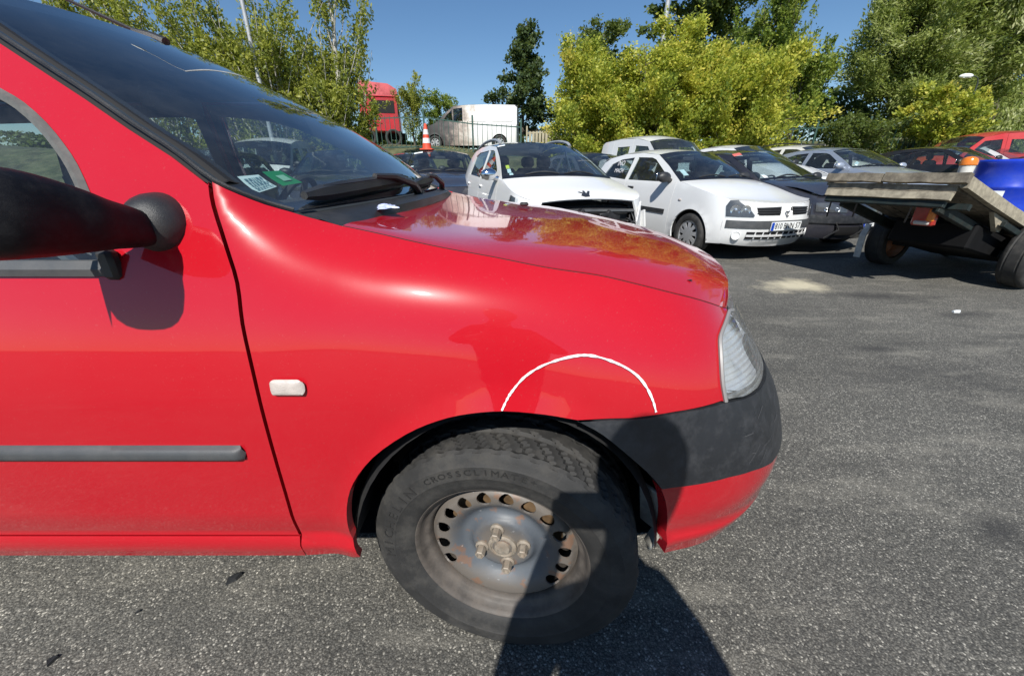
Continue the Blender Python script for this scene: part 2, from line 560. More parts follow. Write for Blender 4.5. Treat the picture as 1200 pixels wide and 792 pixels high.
    hsv = N(nt, "ShaderNodeHueSaturation", Value=1.50); nt.links.new(base, hsv.inputs["Color"]); wt = mixc(nt, 1.0, hsv.outputs[0], (1.02, 1.0, .945), 'MULTIPLY'); nt.links.new(wt, p.inputs["Base Color"])
    hs = nt.nodes.new("ShaderNodeMath"); hs.operation = 'SUBTRACT'; hs.inputs[0].default_value = 1.0
    nt.links.new(v1.outputs["Distance"], hs.inputs[1])
    h2 = nt.nodes.new("ShaderNodeMath"); h2.operation = 'MULTIPLY_ADD'
    nt.links.new(pm.outputs[0], h2.inputs[0]); h2.inputs[1].default_value = 0.5; nt.links.new(hs.outputs[0], h2.inputs[2])
    bn = N(nt, "ShaderNodeBump", Strength=0.7, Distance=0.0026)
    nt.links.new(h2.outputs[0], bn.inputs["Height"]); nt.links.new(bn.outputs[0], p.inputs["Normal"])
    nt.links.new(p.outputs[0], out.inputs[0])
    return m
SAND = (3.05, 4.05, 0.52, 0.30, 12)
OIL = [(3.62, 3.62, 0.62, 0.17, -8), (2.50, 2.43, 0.24, 0.09, -10), (3.85, 3.10, 0.36, 0.10, 8), (1.65, .95, 0.14, 0.07, 20)]

def bank_z(x, y):
    t = sstep((y-14.6)/6.0)
    return yard_z(min(max(x, -60), 26), min(y, 14.6))-.02+.02*(y > 14.55)+1.95*t + 0.22*t*sin(x*0.31+y*0.17) + 0.12*t*sin(x*0.83-1.0)
def yard_z(x, y):
    """the yard climbs very gently towards the back and the far corner"""
    return .024*max(0., y-4.0)+.022*max(0., x-3.0)*sstep((y-1.0)/4.0)
g = MB()
ys = [-60, -20, -6, 0, 1, 2, 3, 4, 5, 6, 8, 10, 12, 14, 14.6]
XS = [-70, -30, -12, 0, 3, 5, 8, 12, 18, 26, 40, 70]
g.grid([[(x, y, yard_z(min(x, 26), y)) for x in XS] for y in ys])
yard = g.build("asphalt_yard", asphalt())
tag(yard, kind="structure")
g = MB()
xs = [-400, -200, -90]+[x for x in range(-60, 61, 3)]+[90, 200, 400]
rows = [[(x, y, bank_z(x, y)) for x in xs] for y in [14.57, 14.62, 15.2, 15.9, 16.7, 17.5, 18.3, 19.2, 20, 20.8, 22, 25, 30, 45, 90, 200, 500, 1200]]
g.grid(rows)
g.grid([[(-400, y, -0.02), (-69, y, -0.02)] for y in (-400, 14.57)]); g.grid([[(69, y, -0.02), (400, y, -0.02)] for y in (-400, 14.57)])
g.grid([[(x, y, -0.02) for x in (-69, 69)] for y in (-400, -59)])
bank = g.build("grassy_bank", simple("rough_grass_soil", (0.075, 0.085, 0.035), 0.95, vary=0.6, scale=1.5, dirt=(0.16, 0.13, 0.08), dirt_amt=0.6, dscale=3, bump=0.5, bscale=20), smooth=60)
tag(bank, kind="structure")
# ================================================================ the red car in front
YC = 1.45
WZ = [(.18,.79),(.28,.835),(.335,.850),(.365,.8595),(.38,.8595),(.394,.8545),(.40,.853),(.43,.8595),(.458,.8645),(.49,.8665),(.56,.8695),(.62,.870),(.69,.8685),(.75,.8645),(.82,.853),(.9,.833),(1.0,.801),(1.2,.723),(1.35,.655),(1.45,.605),(1.6,.52)]
XF = [(.15,.70),(.2,.74),(.25,.75),(.33,.785),(.40,.815),(.48,.82),(.56,.79),(.62,.76),(.68,.715),(.75,.665),(.85,.60),(.95,.56),(1.1,.52)]
WF = [k for k in WZ if k[0] < .85]+[(.88,.838),(.93,.816),(.97,.786),(1.0,.748),(1.02,.712),(1.035,.675),(1.05,.62),(1.07,.50),(1.12,.1)]
def body_base(x, z):
    if x < -.50 or z < .60: return herm(WZ, z)
    k = sstep((x+.50)/.28)
    d = .115*max(0., (x+.3)/.75)**1.4 if x > -.3 else 0.
    return herm(WZ, z)*(1-k)+herm(WF, z+d*sstep((z-.60)/.28))*k
AX, AZ = -.014, .30
RX = AX-2.63
def flare(x, z):
    o = 0.
    for ax in (AX, RX):
        if abs(x-ax) < .5 and z < .85:
            r = hypot((x-ax)/.335, (z-AZ)/.412)
            d = (r-1.0)*.38
            if r < 1: o = .012
            elif d < .055: o = .012*(1-d/.055)**1.5
    return o
def body_w(x, z):
    t = 1.0
    if x > .05:
        s = min((x-.05)/(herm(XF, z)-.05), .9999); t = (1-s**3.7)**(1/2.3)
    if x < -2.3:
        s = min((-2.3-x)/1.45, 1.0); t = 1-.10*s*s
    return body_base(x, z)*t+flare(x, z)
def side(x, z): return (x, YC-body_w(x, z), z)
def nose(a, z):
    """front end: a = 0 near flank ... pi/2 middle ... pi far flank (domain scaled by NS)"""
    a = a/NS
    xf = herm(XF, z); x = .05+(xf-.05)*max(sin(a), 1e-6)**(2/3.7)
    c = cos(a)
    w = body_base(min(x, .5), z)*abs(c)**(2/2.3)
    return (x, YC-(w+flare(x, z)*abs(c))*(1 if c >= 0 else -1), z)
NS = 0.75
def n_a(x, z): return NS*asin(min(1, ((x-.05)/(herm(XF, z)-.05))**1.85))
REFC = (-.6, YC, .6)

RED = paint("red_paint", (0.455, 0.004, 0.0135), rough=0.26, coat_rough=0.018, dust=0.025, scratch=0.05)
car = empty("red_car", (-1.33, YC, 0))
tag(car, "red estate car with black bumper and a chalk arc drawn over its front wheel", "car")
CINV = Matrix.Translation((1.33, -YC, 0))
def cpart(name, me, mat, label=None):
    o = link(name, me, mat, car, CINV)
    if label: o["label"] = label
    return o
def sub(name, me, mat, parent):
    return link(name, me, mat, parent, parent.matrix_parent_inverse if False else Matrix.Identity(4))
def both(name, me, mat, parent=None):
    a = cpart(name, me, mat)
    b = cpart(name, mirror_mesh(me, YC, name), mat)
    return a, b

GAP = [(-.4993,1.099),(-.4948,1.0631),(-.4764,1.0),(-.461,.9427),(-.4574,.8769),(-.450,.80),(-.4469,.7233),(-.4474,.5714),(-.4515,.4673),(-.455,.3988),(-.458,.372),(-.461,.329)]
PIL = [(-.4993,1.099),(-.5603,1.1428),(-.6314,1.1852),(-.7016,1.2300),(-.7745,1.2735),(-.847,1.3165),(-.93,1.366),(-1.03,1.42)]
COWL = [(-.3105,1.0236),(-.3373,1.031),(-.3652,1.0388),(-.3924,1.0482),(-.4293,1.0615),(-.4616,1.078),(-.4945,1.0975)]
BG = [(-.3105,1.0236),(-.218,1.0047),(-.1237,.987),(-.031,.9711),(.0621,.9535),(.1572,.9387),(.2219,.9241),(.2903,.9059),(.3702,.8816),(.4592,.8459)]
ARCH = [(-.330,.345),(-.337,.40),(-.339,.435),(-.3305,.50),(-.3077,.56),(-.2605,.6225),(-.194,.675),(-.133,.705),(-.0756,.72),(-.012,.725),(.057,.718),(.118,.705)]
ARCH2 = [(.118,.705),(.165,.676),(.224,.622),(.2715,.572),(.2979,.532),(.3168,.4815),(.333,.40),(.345,.322)]
LAMPL = [(.4056,.7126),(.398,.743),(.396,.7732),(.3975,.80),(.404,.822),(.434,.837),(.458,.8435)]
gapF = [(x+.0035, z) for x, z in crom(GAP, 3)]
gapD = [(x-.0035, z) for x, z in crom(GAP, 3)]
arch_s = crom(ARCH, 3)
fender_poly = (gapF + [(-.40,.337)] + arch_s + [(.216,.704),(.2958,.711),(.398,.7147)] + [(x-.003, z) for x, z in crom(LAMPL, 3)]
               + crom(BG[::-1], 3) + crom(COWL, 2))
fender, fender2 = both("front_fender", panel_mesh("front_fender", fender_poly, side, .022, REFC, depth=.016), RED)
wash = MB()
# ---- doors
WIN = [(-.672,.968),(-.688,1.03),(-.7046,1.0769),(-.7242,1.1198),(-.7445,1.1496),(-.7727,1.1819),(-.8083,1.2117),(-.8436,1.2311),(-.94,1.280),(-1.03,1.318),(-1.12,1.345),(-1.22,1.358),(-1.37,1.368),(-1.40,1.20),(-1.41,.968)]
door_poly = (gapD[:-6] + [(-.458,.398),(-1.45,.398),(-1.468,.80),(-1.47,1.0),(-1.445,1.25),(-1.42,1.425)] + [(x-.002, z-.006) for x, z in PIL[::-1]])
door, door2 = both("door", panel_mesh("door", door_poly, side, .035, REFC, holes=[WIN], depth=.02), RED)
RWIN = [(-1.53,.968),(-1.52,1.20),(-1.50,1.368),(-1.85,1.36),(-2.02,1.335),(-2.22,1.02),(-2.22,.968)]
rdoor_poly = [(-1.456,.398),(-1.474,.80),(-1.476,1.0),(-1.451,1.25),(-1.426,1.425),(-1.95,1.42),(-2.12,1.38),(-2.33,1.02),(-2.32,.80)] + [(RX+.36*cos(a), AZ+.42*sin(a)) for a in [radians(d) for d in (70,55,40,25,14)]]
rdoor, rdoor2 = both("rear_door", panel_mesh("rear_door", rdoor_poly, side, .06, REFC, holes=[RWIN], depth=.02), RED)
QWIN = [(-2.42,1.0),(-2.22,1.345),(-2.9,1.33),(-3.12,1.0)]
quart_poly = [(RX-.345,.33)] + [(RX+.345*cos(a), AZ+.42*sin(a)) for a in [radians(d) for d in range(174, 68, -10)]] + [(-2.326,.80),(-2.336,1.02),(-2.126,1.38),(-2.0,1.42),(-3.0,1.42),(-3.2,1.33),(-3.38,.98),(-3.42,.6),(-3.40,.33)]
quart, quart2 = both("rear_quarter_panel", panel_mesh("rear_quarter_panel", quart_poly, side, .07, REFC, holes=[QWIN], depth=.02), RED)
sill_poly = [(-.461,.3275),(-.4575,.372),(-.4565,.3945),(-2.30,.3945),(-2.31,.3275)]
sill, sill2 = both("sill", panel_mesh("sill", sill_poly, side, .03, REFC, depth=.03), RED)
def inset(x, z, d=.008):
    p = side(x, z); return (p[0], p[1]+d, p[2])
def grow(poly, k):
    cx = sum(p[0] for p in poly)/len(poly); cy = sum(p[1] for p in poly)/len(poly)
    return [(cx+(p[0]-cx)*k, cy+(p[1]-cy)*k) for p in poly]
for W_, d_, nm in ((WIN, door, "window"), (RWIN, rdoor, "window"), (QWIN, quart, "window")):
    both(nm, panel_mesh(nm, grow(W_, 1.015), inset, .06, REFC, depth=0), M_GLASS)
    s_ = MB()
    s_.tube([Vector(side(x, z))+Vector((0, .002, 0)) for x, z in refine(crom(W_+[W_[0]], 2), .04, False)], .0095, 6)
    me = s_.build("window_seal", M_SEAL, mesh_only=True)
    both("window_seal", me, M_SEAL)
# belt weather strip with its end cap under the front window
ws = MB()
rows = []
for x in [-1.46, -1.2, -.95, -.80, -.70, -.668]:
    y = YC-body_w(x, .962)
    rows.append([(x, y+.004, .952), (x, y-.008, .954), (x, y-.010, .966), (x, y-.002, .979), (x, y+.006, .979)])
ws.grid(rows)
both("belt_strip", ws.build("belt_strip", M_TRIM, mesh_only=True), M_TRIM)
wc = MB(); wc.box((-.665, YC-body_w(-.665, .965)-.002, .973), (.026, .022, .05), bev=.006)
both("strip_end_cap", wc.build("strip_end_cap", M_PLAST, mesh_only=True), M_PLAST)
# rub strip on the door
zc, hh = .6312, .0160
def strip_f(x, z):
    p = side(x, z)
    u = min(1, abs(z-zc)/hh); e = min(1, max(0, (-.4985-x)/.018)); e2 = min(1, max(0, (x+1.462)/.01))
    return (p[0], p[1]-.014*(1-u**3)**.6*sqrt(max(0, 1-(1-e)**2))*e2, p[2])
strip_poly = [(-.505+.0065*cos(a), zc+hh*sin(a)) for a in [radians(d) for d in range(-90, 91, 15)]] + [(-1.46, zc+hh), (-1.46, zc-hh)]
both("rub_strip", panel_mesh("rub_strip", strip_poly, strip_f, .006, REFC, depth=.004), M_TRIM)
# indicator repeater on the fender
M_IND = simple("clear_indicator_lens", (0.52, 0.46, 0.42), 0.25, coat=0.4, vary=0.12, scale=40, bump=0.5, bscale=350)
def rrect(cx, cz, w, h, r, n=5):
    o = []
    for sx, sz, a0 in ((1, 1, 0), (-1, 1, 90), (-1, -1, 180), (1, -1, 270)):
        for k in range(n+1):
            a = radians(a0+90*k/n); o.append((cx+sx*(w-r)+r*cos(a), cz+sz*(h-r)+r*sin(a)))
    return o
def ind_f(x, z):
    p = side(x, z)
    u = max(abs(x+.391)/.033, abs(z-.769)/.0165)
    return (p[0], p[1]-.010*(1-min(1, u)**4)**.5, p[2])
both("side_indicator", panel_mesh("side_indicator", rrect(-.391, .769, .0305, .0148, .0115), ind_f, .0035, REFC, depth=.004), M_IND)
# chalk arc
CH = [(-.0181,.7265),(-.010,.743),(0.0,.7589),(.0239,.7858),(.0596,.8062),(.1073,.8186),(.1435,.8178),(.1864,.8036),(.218,.7847),(.2378,.7628),(.2519,.7375),(.2601,.7145)]
cs = crom(CH, 6); up = []; dn = []
rnd = random.Random(3)
for i, p in enumerate(cs):
    a = Vector(cs[max(0, i-1)]); b = Vector(cs[min(len(cs)-1, i+1)])
    t = (b-a).normalized(); n = Vector((-t.y, t.x)); w = .0018*(1+.40*rnd.uniform(-1, 1))
    up.append(tuple(Vector(p)+n*w)); dn.append(tuple(Vector(p)-n*w))
cpart("chalk_mark", panel_mesh("chalk_mark", up+dn[::-1], side, .004, REFC, depth=0, off=.0032), simple("white_marker", (0.80, 0.78, 0.80), 0.6, vary=0.06, scale=60))

# ---- bumper, skirt, headlights, grille
nb = lambda pts: [(n_a(x, z), z) for x, z in pts]
mirr = lambda pts: [(pi*NS-a, z) for a, z in pts[::-1]]
def nose_off(d):
    def f(a, z):
        p = nose(a, z); q = Vector((p[0]-.0, p[1]-YC, 0)); q.x -= .05
        return (p[0]+d*sin(a/NS)**.8, p[1]-d*cos(a/NS), p[2])
    return f
a2 = crom(ARCH2, 3)
bt = nb([(.118,.7035),(.216,.7025),(.2958,.7095),(.40,.7118)])
bump_top = bt + [(n_a(.4514,.7038), .7035), (n_a(.5133,.6959), .6955), (.60,.690), (.80,.683), (pi/2*NS,.68)]
bump_bot = nb([(x, z) for x, z in a2 if z > .540]) + nb([(.2950,.5405),(.3451,.5400),(.4421,.541)]) + [(n_a(.509,.532), .532), (n_a(.5867,.511), .511), (.80,.50), (pi/2*NS,.495)]
bp = bump_bot[::-1] + bump_top[1:]
bfull = bump_bot + mirr(bump_bot)[1:] + mirr(bump_top)[::-1][::-1] 
bfull = bump_bot + mirr(bump_bot) + [(pi*NS-a, z) for a, z in bump_top] [0:] + bump_top[::-1][1:]
M_BUMP = simple("black_bumper_plastic", (0.020, 0.022, 0.026), 0.40, vary=0.25, scale=5, bump=0.25, bscale=1100, dirt=(0.10, 0.10, 0.105), dirt_amt=0.28, dscale=24)
cpart("bumper", panel_mesh("bumper", dedupe(bfull), nose_off(.004), .03, REFC, depth=.03), M_BUMP)
sc_ = MB(); r_ = random.Random(4)
for k in range(16):
    a = n_a(.44+r_.uniform(0, .16), .6)+r_.uniform(0, .12); z = r_.uniform(.53, .66); l = r_.uniform(.012, .05); sl = r_.uniform(-.35, .9); w = r_.uniform(.0004, .0008)
    pts = [(a+l*q, z+l*q*sl) for q in (0, .35, .7, 1)]
    sc_.grid([[nose_off(.0052)(u, v-w), nose_off(.0052)(u, v+w)][::1] for u, v in pts])
o_ = cpart("scuff_marks", sc_.build("scuff_marks", None, mesh_only=True), simple("pale_scuff", (.10, .10, .105), .7), "pale scuff scratches on the bumper corner"); o_["kind"] = "stuff"
sk_arch = nb([(x, z) for x, z in a2 if z < .5385])
sk_top = nb([(.2955,.5375),(.3451,.5370),(.4421,.538)]) + [(n_a(.509,.529), .529), (n_a(.5867,.508), .508), (.80,.497), (pi/2*NS,.492)]
sk_bot = [sk_arch[-1]] + nb([(.36,.318),(.444,.312),(.52,.306),(.60,.30)]) + [(.72,.295), (pi/2*NS,.29)]
sfull = sk_arch[:-1] + sk_bot + [(pi*NS-a, z) for a, z in (sk_arch[:-1]+sk_bot)[::-1]][1:] + [(pi*NS-a, z) for a, z in sk_top[:-1]] + sk_top[::-1]
cpart("lower_bumper", panel_mesh("lower_bumper", dedupe(sfull), nose, .03, REFC, depth=.03), RED)
# headlights: clear ribbed lens in front of a bright reflector bowl
lens_l = nb(crom(LAMPL, 3)); 
lens = [(n_a(.4056,.7126)+.012, .7150)] + [(a+.010, z) for a, z in lens_l[1:]] + nb([(.4814,.8368)]) + [(.66,.834), (.80,.828), (.80,.700), (.66,.7035)] + nb([(.5133,.7005),(.4514,.708)])
def rib(a, z):
    p = nose(a, z); d = .002+.0009*sin(z*2*pi/.0105); return (p[0]+d*sin(a/NS), p[1]-d*cos(a/NS), p[2])
M_LENS2 = glass("ribbed_headlamp_lens", (0.92, 0.94, 0.95), rough=.12, dust=0.26)
me_l = panel_mesh("headlight", lens, rib, .0042, REFC, depth=.012)
def refl(a, z):
    p = nose(a, z); u = (a-.62)/.2; v = (z-.77)/.07; d = .030+.055*max(0, 1-u*u*.8-v*v*.6)
    return (p[0]-d*sin(a/NS), p[1]+d*cos(a/NS), p[2])
me_r = panel_mesh("reflector", grow(lens, 1.02), refl, .02, REFC, depth=-.02)
M_LREF = simple("pale_lamp_bowl", (0.80, 0.82, 0.84), 0.28, metal=0.55, vary=0.08, scale=20)
h1, h2 = both("headlight", me_l, M_LENS2)
for h, m_ in ((h1, me_r), (h2, mirror_mesh(me_r, YC, "reflector"))): sub("reflector", m_, M_LREF, h)
fr = MB(); fr.tube([nose_off(.003)(a, z) for a, z in refine(lens_l[:]+nb([(.4814,.8368)]), .03, False)], .0042, 6)
me_f = fr.build("lamp_frame", None, mesh_only=True)
for h, m_ in ((h1, me_f), (h2, mirror_mesh(me_f, YC, "lamp_frame"))): sub("lamp_frame", m_, simple("lamp_frame_grey", (0.24, 0.235, 0.23), 0.45), h)
grille = [(.81,.69),(.81,.83),(pi*NS-.81,.83),(pi*NS-.81,.69)]
cpart("grille", panel_mesh("grille", grille, nose_off(-.012), .05, REFC, depth=.02), M_PLAST)

# ---- bonnet
BE = [(x, body_w(x, z), z) for x, z in BG]
nB = len(BE); rows = []
ts = [-1,-.985,-.95,-.90,-.86,-.80,-.6,-.4,-.2,0,.2,.4,.6,.80,.86,.90,.95,.985,1]
bsm = crom(BE, 4); nr = len(bsm)
for i, (x, w, z) in enumerate(bsm):
    s = i/(nr-1); row = []
    w -= lerp(.008, .016, sstep(s*1.3))
    bz = lerp(-.006, .034, sstep(s*1.6)); bx = .02+.15*sstep((s-.35)/.65)
    for t in ts:
        u = abs(t); g_ = sstep((1-u)/.16)*.45+(1-u**2.2)*.55
        row.append((x+bx*(1-u**2.4)+(.0015 if s == 1 else 0), YC-w*t, z+bz*g_+.003*sstep((1-u)/.03)))
    rows.append(row)
lip = [(p[0]+.006, p[1], p[2]-.02) for p in rows[-1]]
lip2 = [(p[0]-.03, p[1], p[2]-.045) for p in rows[-1]]
edge0 = [(p[0]+.004, p[1], p[2]-.012) for p in rows[0]]
bm_ = MB(); bm_.grid([edge0]+rows+[lip, lip2])
for e_ in (0, -1):
    bm_.grid([[r[e_] for r in rows], [(r[e_][0], r[e_][1]+(.004 if e_ else -.004)*0, r[e_][2]-.02) for r in rows]])
gs = MB()  # black bead added along the bonnet gap, standing in for the shade inside it
gs.tube([(x, YC-(body_w(x, z)-.0075), z-.0072) for x, z in crom(BG, 3)], .0078, 6)
me = gs.build("bonnet_gap_shade", M_BLACK, mesh_only=True); both("bonnet_gap_shade", me, M_BLACK)
bonnet = cpart("bonnet", bm_.build("bonnet", RED, mesh_only=True, smooth=35), RED)
nz_ = MB(); p = rows[6][8]
nz_.box((.05, YC+.22, .998), (.035, .03, .014), bev=.005)
sub("washer_jet", nz_.build("washer_jet", M_PLAST, mesh_only=True), M_PLAST, bonnet)

# ---- windscreen, cowl, wipers, roof
EDG = [(-.3924,1.0500),(-.4293,1.0633),(-.4616,1.0798),(-.4993,1.1012),(-.5603,1.1452),(-.6314,1.1880),(-.7016,1.2330),(-.7745,1.2760),(-.847,1.3190),(-.93,1.3685),(-1.03,1.4225)]
EDG3 = crom([(x, body_w(x, z)-.004, z) for x, z in EDG], 3)
def G(s, t, off=0.0):
    k = s*(len(EDG3)-1); i = min(int(k), len(EDG3)-2); f = k-i
    a, b = EDG3[i], EDG3[i+1]
    x = lerp(a[0], b[0], f); w = lerp(a[1], b[1], f); z = lerp(a[2], b[2], f)
    bx = herm([(0,.07),(.35,.105),(.7,.085),(1,-.012)], s); bz = herm([(0,.006),(.4,.03),(.7,.035),(1,.052)], s)
    q = 1-abs(t)**2.2
    return (x+bx*q+off*.5, YC-w*t, z+bz*q+off*.85)
def gpatch(s0, s1, t0, t1, n=2, m=2, off=0.0):
    return [[G(lerp(s0, s1, i/n), lerp(t0, t1, j/m), off) for j in range(m+1)] for i in range(n+1)]
gm = MB(); gm.grid(gpatch(0, 1, -1, 1, 30, 40))
screen = cpart("windscreen", gm.build("windscreen", M_SCREEN, mesh_only=True, smooth=80), M_SCREEN)
fb = MB()
for t0, t1 in ((.945, 1.0), (-1.0, -.945)): fb.grid(gpatch(0, 1, t0, t1, 30, 2, -.004))
fb.grid(gpatch(0, .10, -.945, .945, 2, 30, -.004)); fb.grid(gpatch(.955, 1, -.945, .945, 2, 30, -.004))
sub("black_border", fb.build("black_border", M_BLACK, mesh_only=True), simple("black_glass_border", (0.010, 0.012, 0.018), 0.3), screen)
ps = MB()
for s_ in range(1):
    rows_ = []
    for x, z in crom([(-.4945,1.0975)]+PIL, 3):
        p_ = Vector(side(x+.02, z-.03)); q_ = Vector(side(x, z))
        rows_.append([p_+Vector((0, .010, 0)), q_+Vector((0, .007, -.004)), q_+Vector((.012, .022, .004)), q_+Vector((.02, .05, -.004))])
    ps.grid(rows_)
both("pillar_seal", ps.build("pillar_seal", M_BLACK, mesh_only=True), M_BLACK)
for sg in (1, -1):
    tr = MB(); tr.tube([Vector(G(s/24, sg, .002)) for s in range(25)], .0038, 6)
    cpart("screen_trim", tr.build("screen_trim", M_PLAST, mesh_only=True), M_PLAST)
# stickers on the inside of the screen, near lower corner
def sticker(name, s0, s1, t0, t1, mat, off=-.006):
    b = MB(); b.grid(gpatch(s0, s1, t0, t1, 2, 2, off)); return sub(name, b.build(name, mat, mesh_only=True), mat, screen)
paper = simple("pale_printed_slip", (.62, .74, .74), .5, vary=.05)
def quad_sticker(name, corners, mat, off=-.008, parent=screen, n=3):
    b = MB(); (s0, t0), (s1, t1), (s2, t2), (s3, t3) = corners
    b.grid([[G(lerp(lerp(s0, s1, i/n), lerp(s3, s2, i/n), j/n), lerp(lerp(t0, t1, i/n), lerp(t3, t2, i/n), j/n), off) for j in range(n+1)] for i in range(n+1)])
    return sub(name, b.build(name, mat, mesh_only=True), mat, parent)
STICK = {"slip": [(.32, .92), (.32, .86), (.25, .86), (.22, .94)], "card": [(.33, .84), (.33, .78), (.26, .76), (.25, .84)]}
sl = quad_sticker("printed_slip", STICK["slip"], paper)
def onq(q, u, v, off):
    (s0, t0), (s1, t1), (s2, t2), (s3, t3) = q
    return G(lerp(lerp(s0, s1, u), lerp(s3, s2, u), v), lerp(lerp(t0, t1, u), lerp(t3, t2, u), v), off)
b = MB(); r_ = random.Random(2)
for k in range(5):
    v = .16+.16*k; u = .1
    while u < .85:
        w_ = r_.uniform(.04, .14); b.grid([[onq(STICK["slip"], uu, vv, -.006) for uu in (u, min(.92, u+w_))] for vv in (v, v+.085)]); u += w_+.04
o_ = sub("small_print", b.build("small_print", None, mesh_only=True, smooth=0), simple("blue_grey_print", (.10, .20, .24), .6), screen); o_["kind"] = "stuff"
sub_c = quad_sticker("green_card", STICK["card"], simple("green_card", (.01, .22, .07), .5))
b = MB(); b.grid([[onq(STICK["card"], u, v, -.006) for u in (.3, .72)] for v in (.3, .7)]); sub("card_window", b.build("card_window", None, mesh_only=True), simple("pale_green", (.25, .5, .35), .5), screen)
rw = MB()
rows = []
for i in range(13):
    t = 1-2*i/12
    rows.append([Vector(G(0, t, -.004))+Vector((-.01, 0, -.006)), Vector(G(0, t))+Vector((.02, 0, -.006)), Vector(G(0, t))+Vector((.05, 0, -.016)), (-.292+.02*(1-t*t), YC-.735*t*.95, 1.008-.004*(1-t*t)), (-.285, YC-.73*t*.95, .97)])
rw.grid(rows)
cowl = cpart("cowl_panel", rw.build("cowl_panel", M_PLAST, mesh_only=True), M_PLAST)
rub = MB(); rub.tube([(-.312+.02*(1-(i/10-1)**2), YC-.715*(1-i/10), 1.016-.006*(1-(i/10-1)**2)) for i in range(21)], .007, 6)
sub("bonnet_seal", rub.build("bonnet_seal", M_SEAL, mesh_only=True), M_SEAL, cowl)
def wiper(pv, tip, mid, s_arm):
    w_ = MB()
    bl = [Vector(G(lerp(a[0], b[0], k/10), lerp(a[1], b[1], k/10), .016)) for a, b in ((mid, tip),) for k in range(11)]
    w_.tube(bl, [.008]+[.016]*9+[.008], 6)
    w_.tube([v+Vector((.004, 0, .012)) for v in bl[1:-1]], [.003]+[.007]*7+[.003], 5)
    me1 = w_.build("wiper_blade", M_PLAST, mesh_only=True)
    a_ = MB(); c = bl[5]; pvw = Vector(pv)
    a_.tube([pvw, pvw+Vector((0, 0, .025)), pvw.lerp(c, .3)+Vector((.02, 0, .035)), pvw.lerp(c, .7)+Vector((.015, 0, .035)), c+Vector((.005, 0, .02))], [.016, .015, .012, .009, .007], 7)
    ob = cpart("wiper_arm", a_.build("wiper_arm", M_PLAST, mesh_only=True), M_PLAST)
    sub("wiper_blade", me1, M_PLAST, ob)
wiper((-.325, YC-.02, 1.03), (.06, .92), (.14, .10), .5)
wiper((-.335, YC+.52, 1.02), (.06, .05), (.13, -.72), .5)
# roof
rows = []
for i, x in enumerate([-1.03,-1.08,-1.2,-1.5,-2.0,-2.5,-2.9,-3.02,-3.1]):
    zt = [1.4225,1.43,1.438,1.44,1.44,1.436,1.425,1.405,1.36][i]; w = body_w(x, zt-.01); b = [.052,.056,.058,.06,.06,.058,.05,.045,.04][i]
    rows.append([(x-.012*(1-abs(t)**2.2)*(1 if i == 0 else 0), YC-w*t, zt+b*(1-abs(t)**2.2)) for t in [-1,-.97,-.9,-.75,-.5,-.25,0,.25,.5,.75,.9,.97,1]])
rf = MB(); rf.grid(rows)
roof = cpart("roof", rf.build("roof", RED, mesh_only=True, smooth=60), RED)
an = MB(); bx_, by_, bz_ = -1.09, YC+.0, 1.484
an.tube([(bx_+.02, by_, bz_-.004), (bx_-.02, by_, bz_+.012), (bx_-.07, by_, bz_+.030)], [.019, .017, .008], 8)
an.tube([(bx_-.06, by_, bz_+.028), (bx_-.35, by_, bz_+.155), (bx_-.52, by_, bz_+.23)], [.006, .004, .003], 6)
sub("aerial", an.build("aerial", M_PLAST, mesh_only=True), M_PLAST, roof)
# tail
tl = MB(); rows = []
for z, x in ((.33,-3.40),(.6,-3.43),(.9,-3.42),(1.0,-3.39)):
    w = body_w(x, z); rows.append([(x-.10*(1-t*t), YC-w*t, z) for t in (-1,-.8,-.4,0,.4,.8,1)])
tl.grid(rows); cpart("tailgate", tl.build("tailgate", RED, mesh_only=True), RED)
tg = MB(); rows = []
for z, x in ((1.0,-3.39),(1.2,-3.27),(1.36,-3.1)):
    w = body_w(x, z); rows.append([(x-.09*(1-t*t), YC-w*t, z) for t in (-1,-.8,-.4,0,.4,.8,1)])
tg.grid(rows); cpart("rear_window", tg.build("rear_window", M_GLASS, mesh_only=True), M_GLASS)

# ---- dark structure inside the panels, wheel wells, cabin
inn = MB()
for sg in (1, -1):
    for x0, x1 in ((-.46, -.345), (.34, .42)):
        pass
    inn.grid([[(x, YC-sg*(body_w(x, z)-.022), z) for x in (-2.28,-1.9,-1.4,-.9,-.6,-.48,-.40)] for z in (.36,.5,.7,.9,.95)])
    inn.grid([[(x, YC-sg*(body_w(x, z)-.05), z) for x in (-.46,-.38,-.30,-.2,-.1,0,.1,.2,.3,.36)] for z in (.745,.78,.80)])
inn.grid([[(x, y, .955-.05*sstep((x+.3)/.7)) for x in (-.36,-.1,.2,.38)] for y in (YC-.66, YC, YC+.66)])
inn.grid([[(x, y, .27) for x in (-3.3, .5)] for y in (YC-.74, YC+.74)])
inn.grid([[(-.40, y, z) for y in (YC-.66, YC+.66)] for z in (.27, .93)])
inn.grid([[(.46, y, z) for y in (YC-.60, YC+.60)] for z in (.27, .84)])
cpart("inner_body", inn.build("inner_body", M_BLACK, mesh_only=True, smooth=0), M_BLACK)
def well(ax, sg):
    w_ = MB(); th = [radians(d) for d in range(6, 175, 7)]
    if True:
        rows = [[(ax+.333*cos(a)*k, YC-sg*yy, AZ+.408*sin(a)*k) for a in th] for yy, k in ((.848, .995), (.83, 1.03), (.62, 1.03), (.56, 1.0))]
        w_.grid(rows)
        w_.grid([[(ax+.333*cos(a)*k, YC-sg*.56, AZ+.408*sin(a)*k) for a in th] for k in (1.0, .01)])
    return w_
M_LINER = simple("arch_liner", (0.008, 0.008, 0.009), 0.75, vary=0.4, dirt=(0.03, 0.027, 0.024), dirt_amt=0.4)
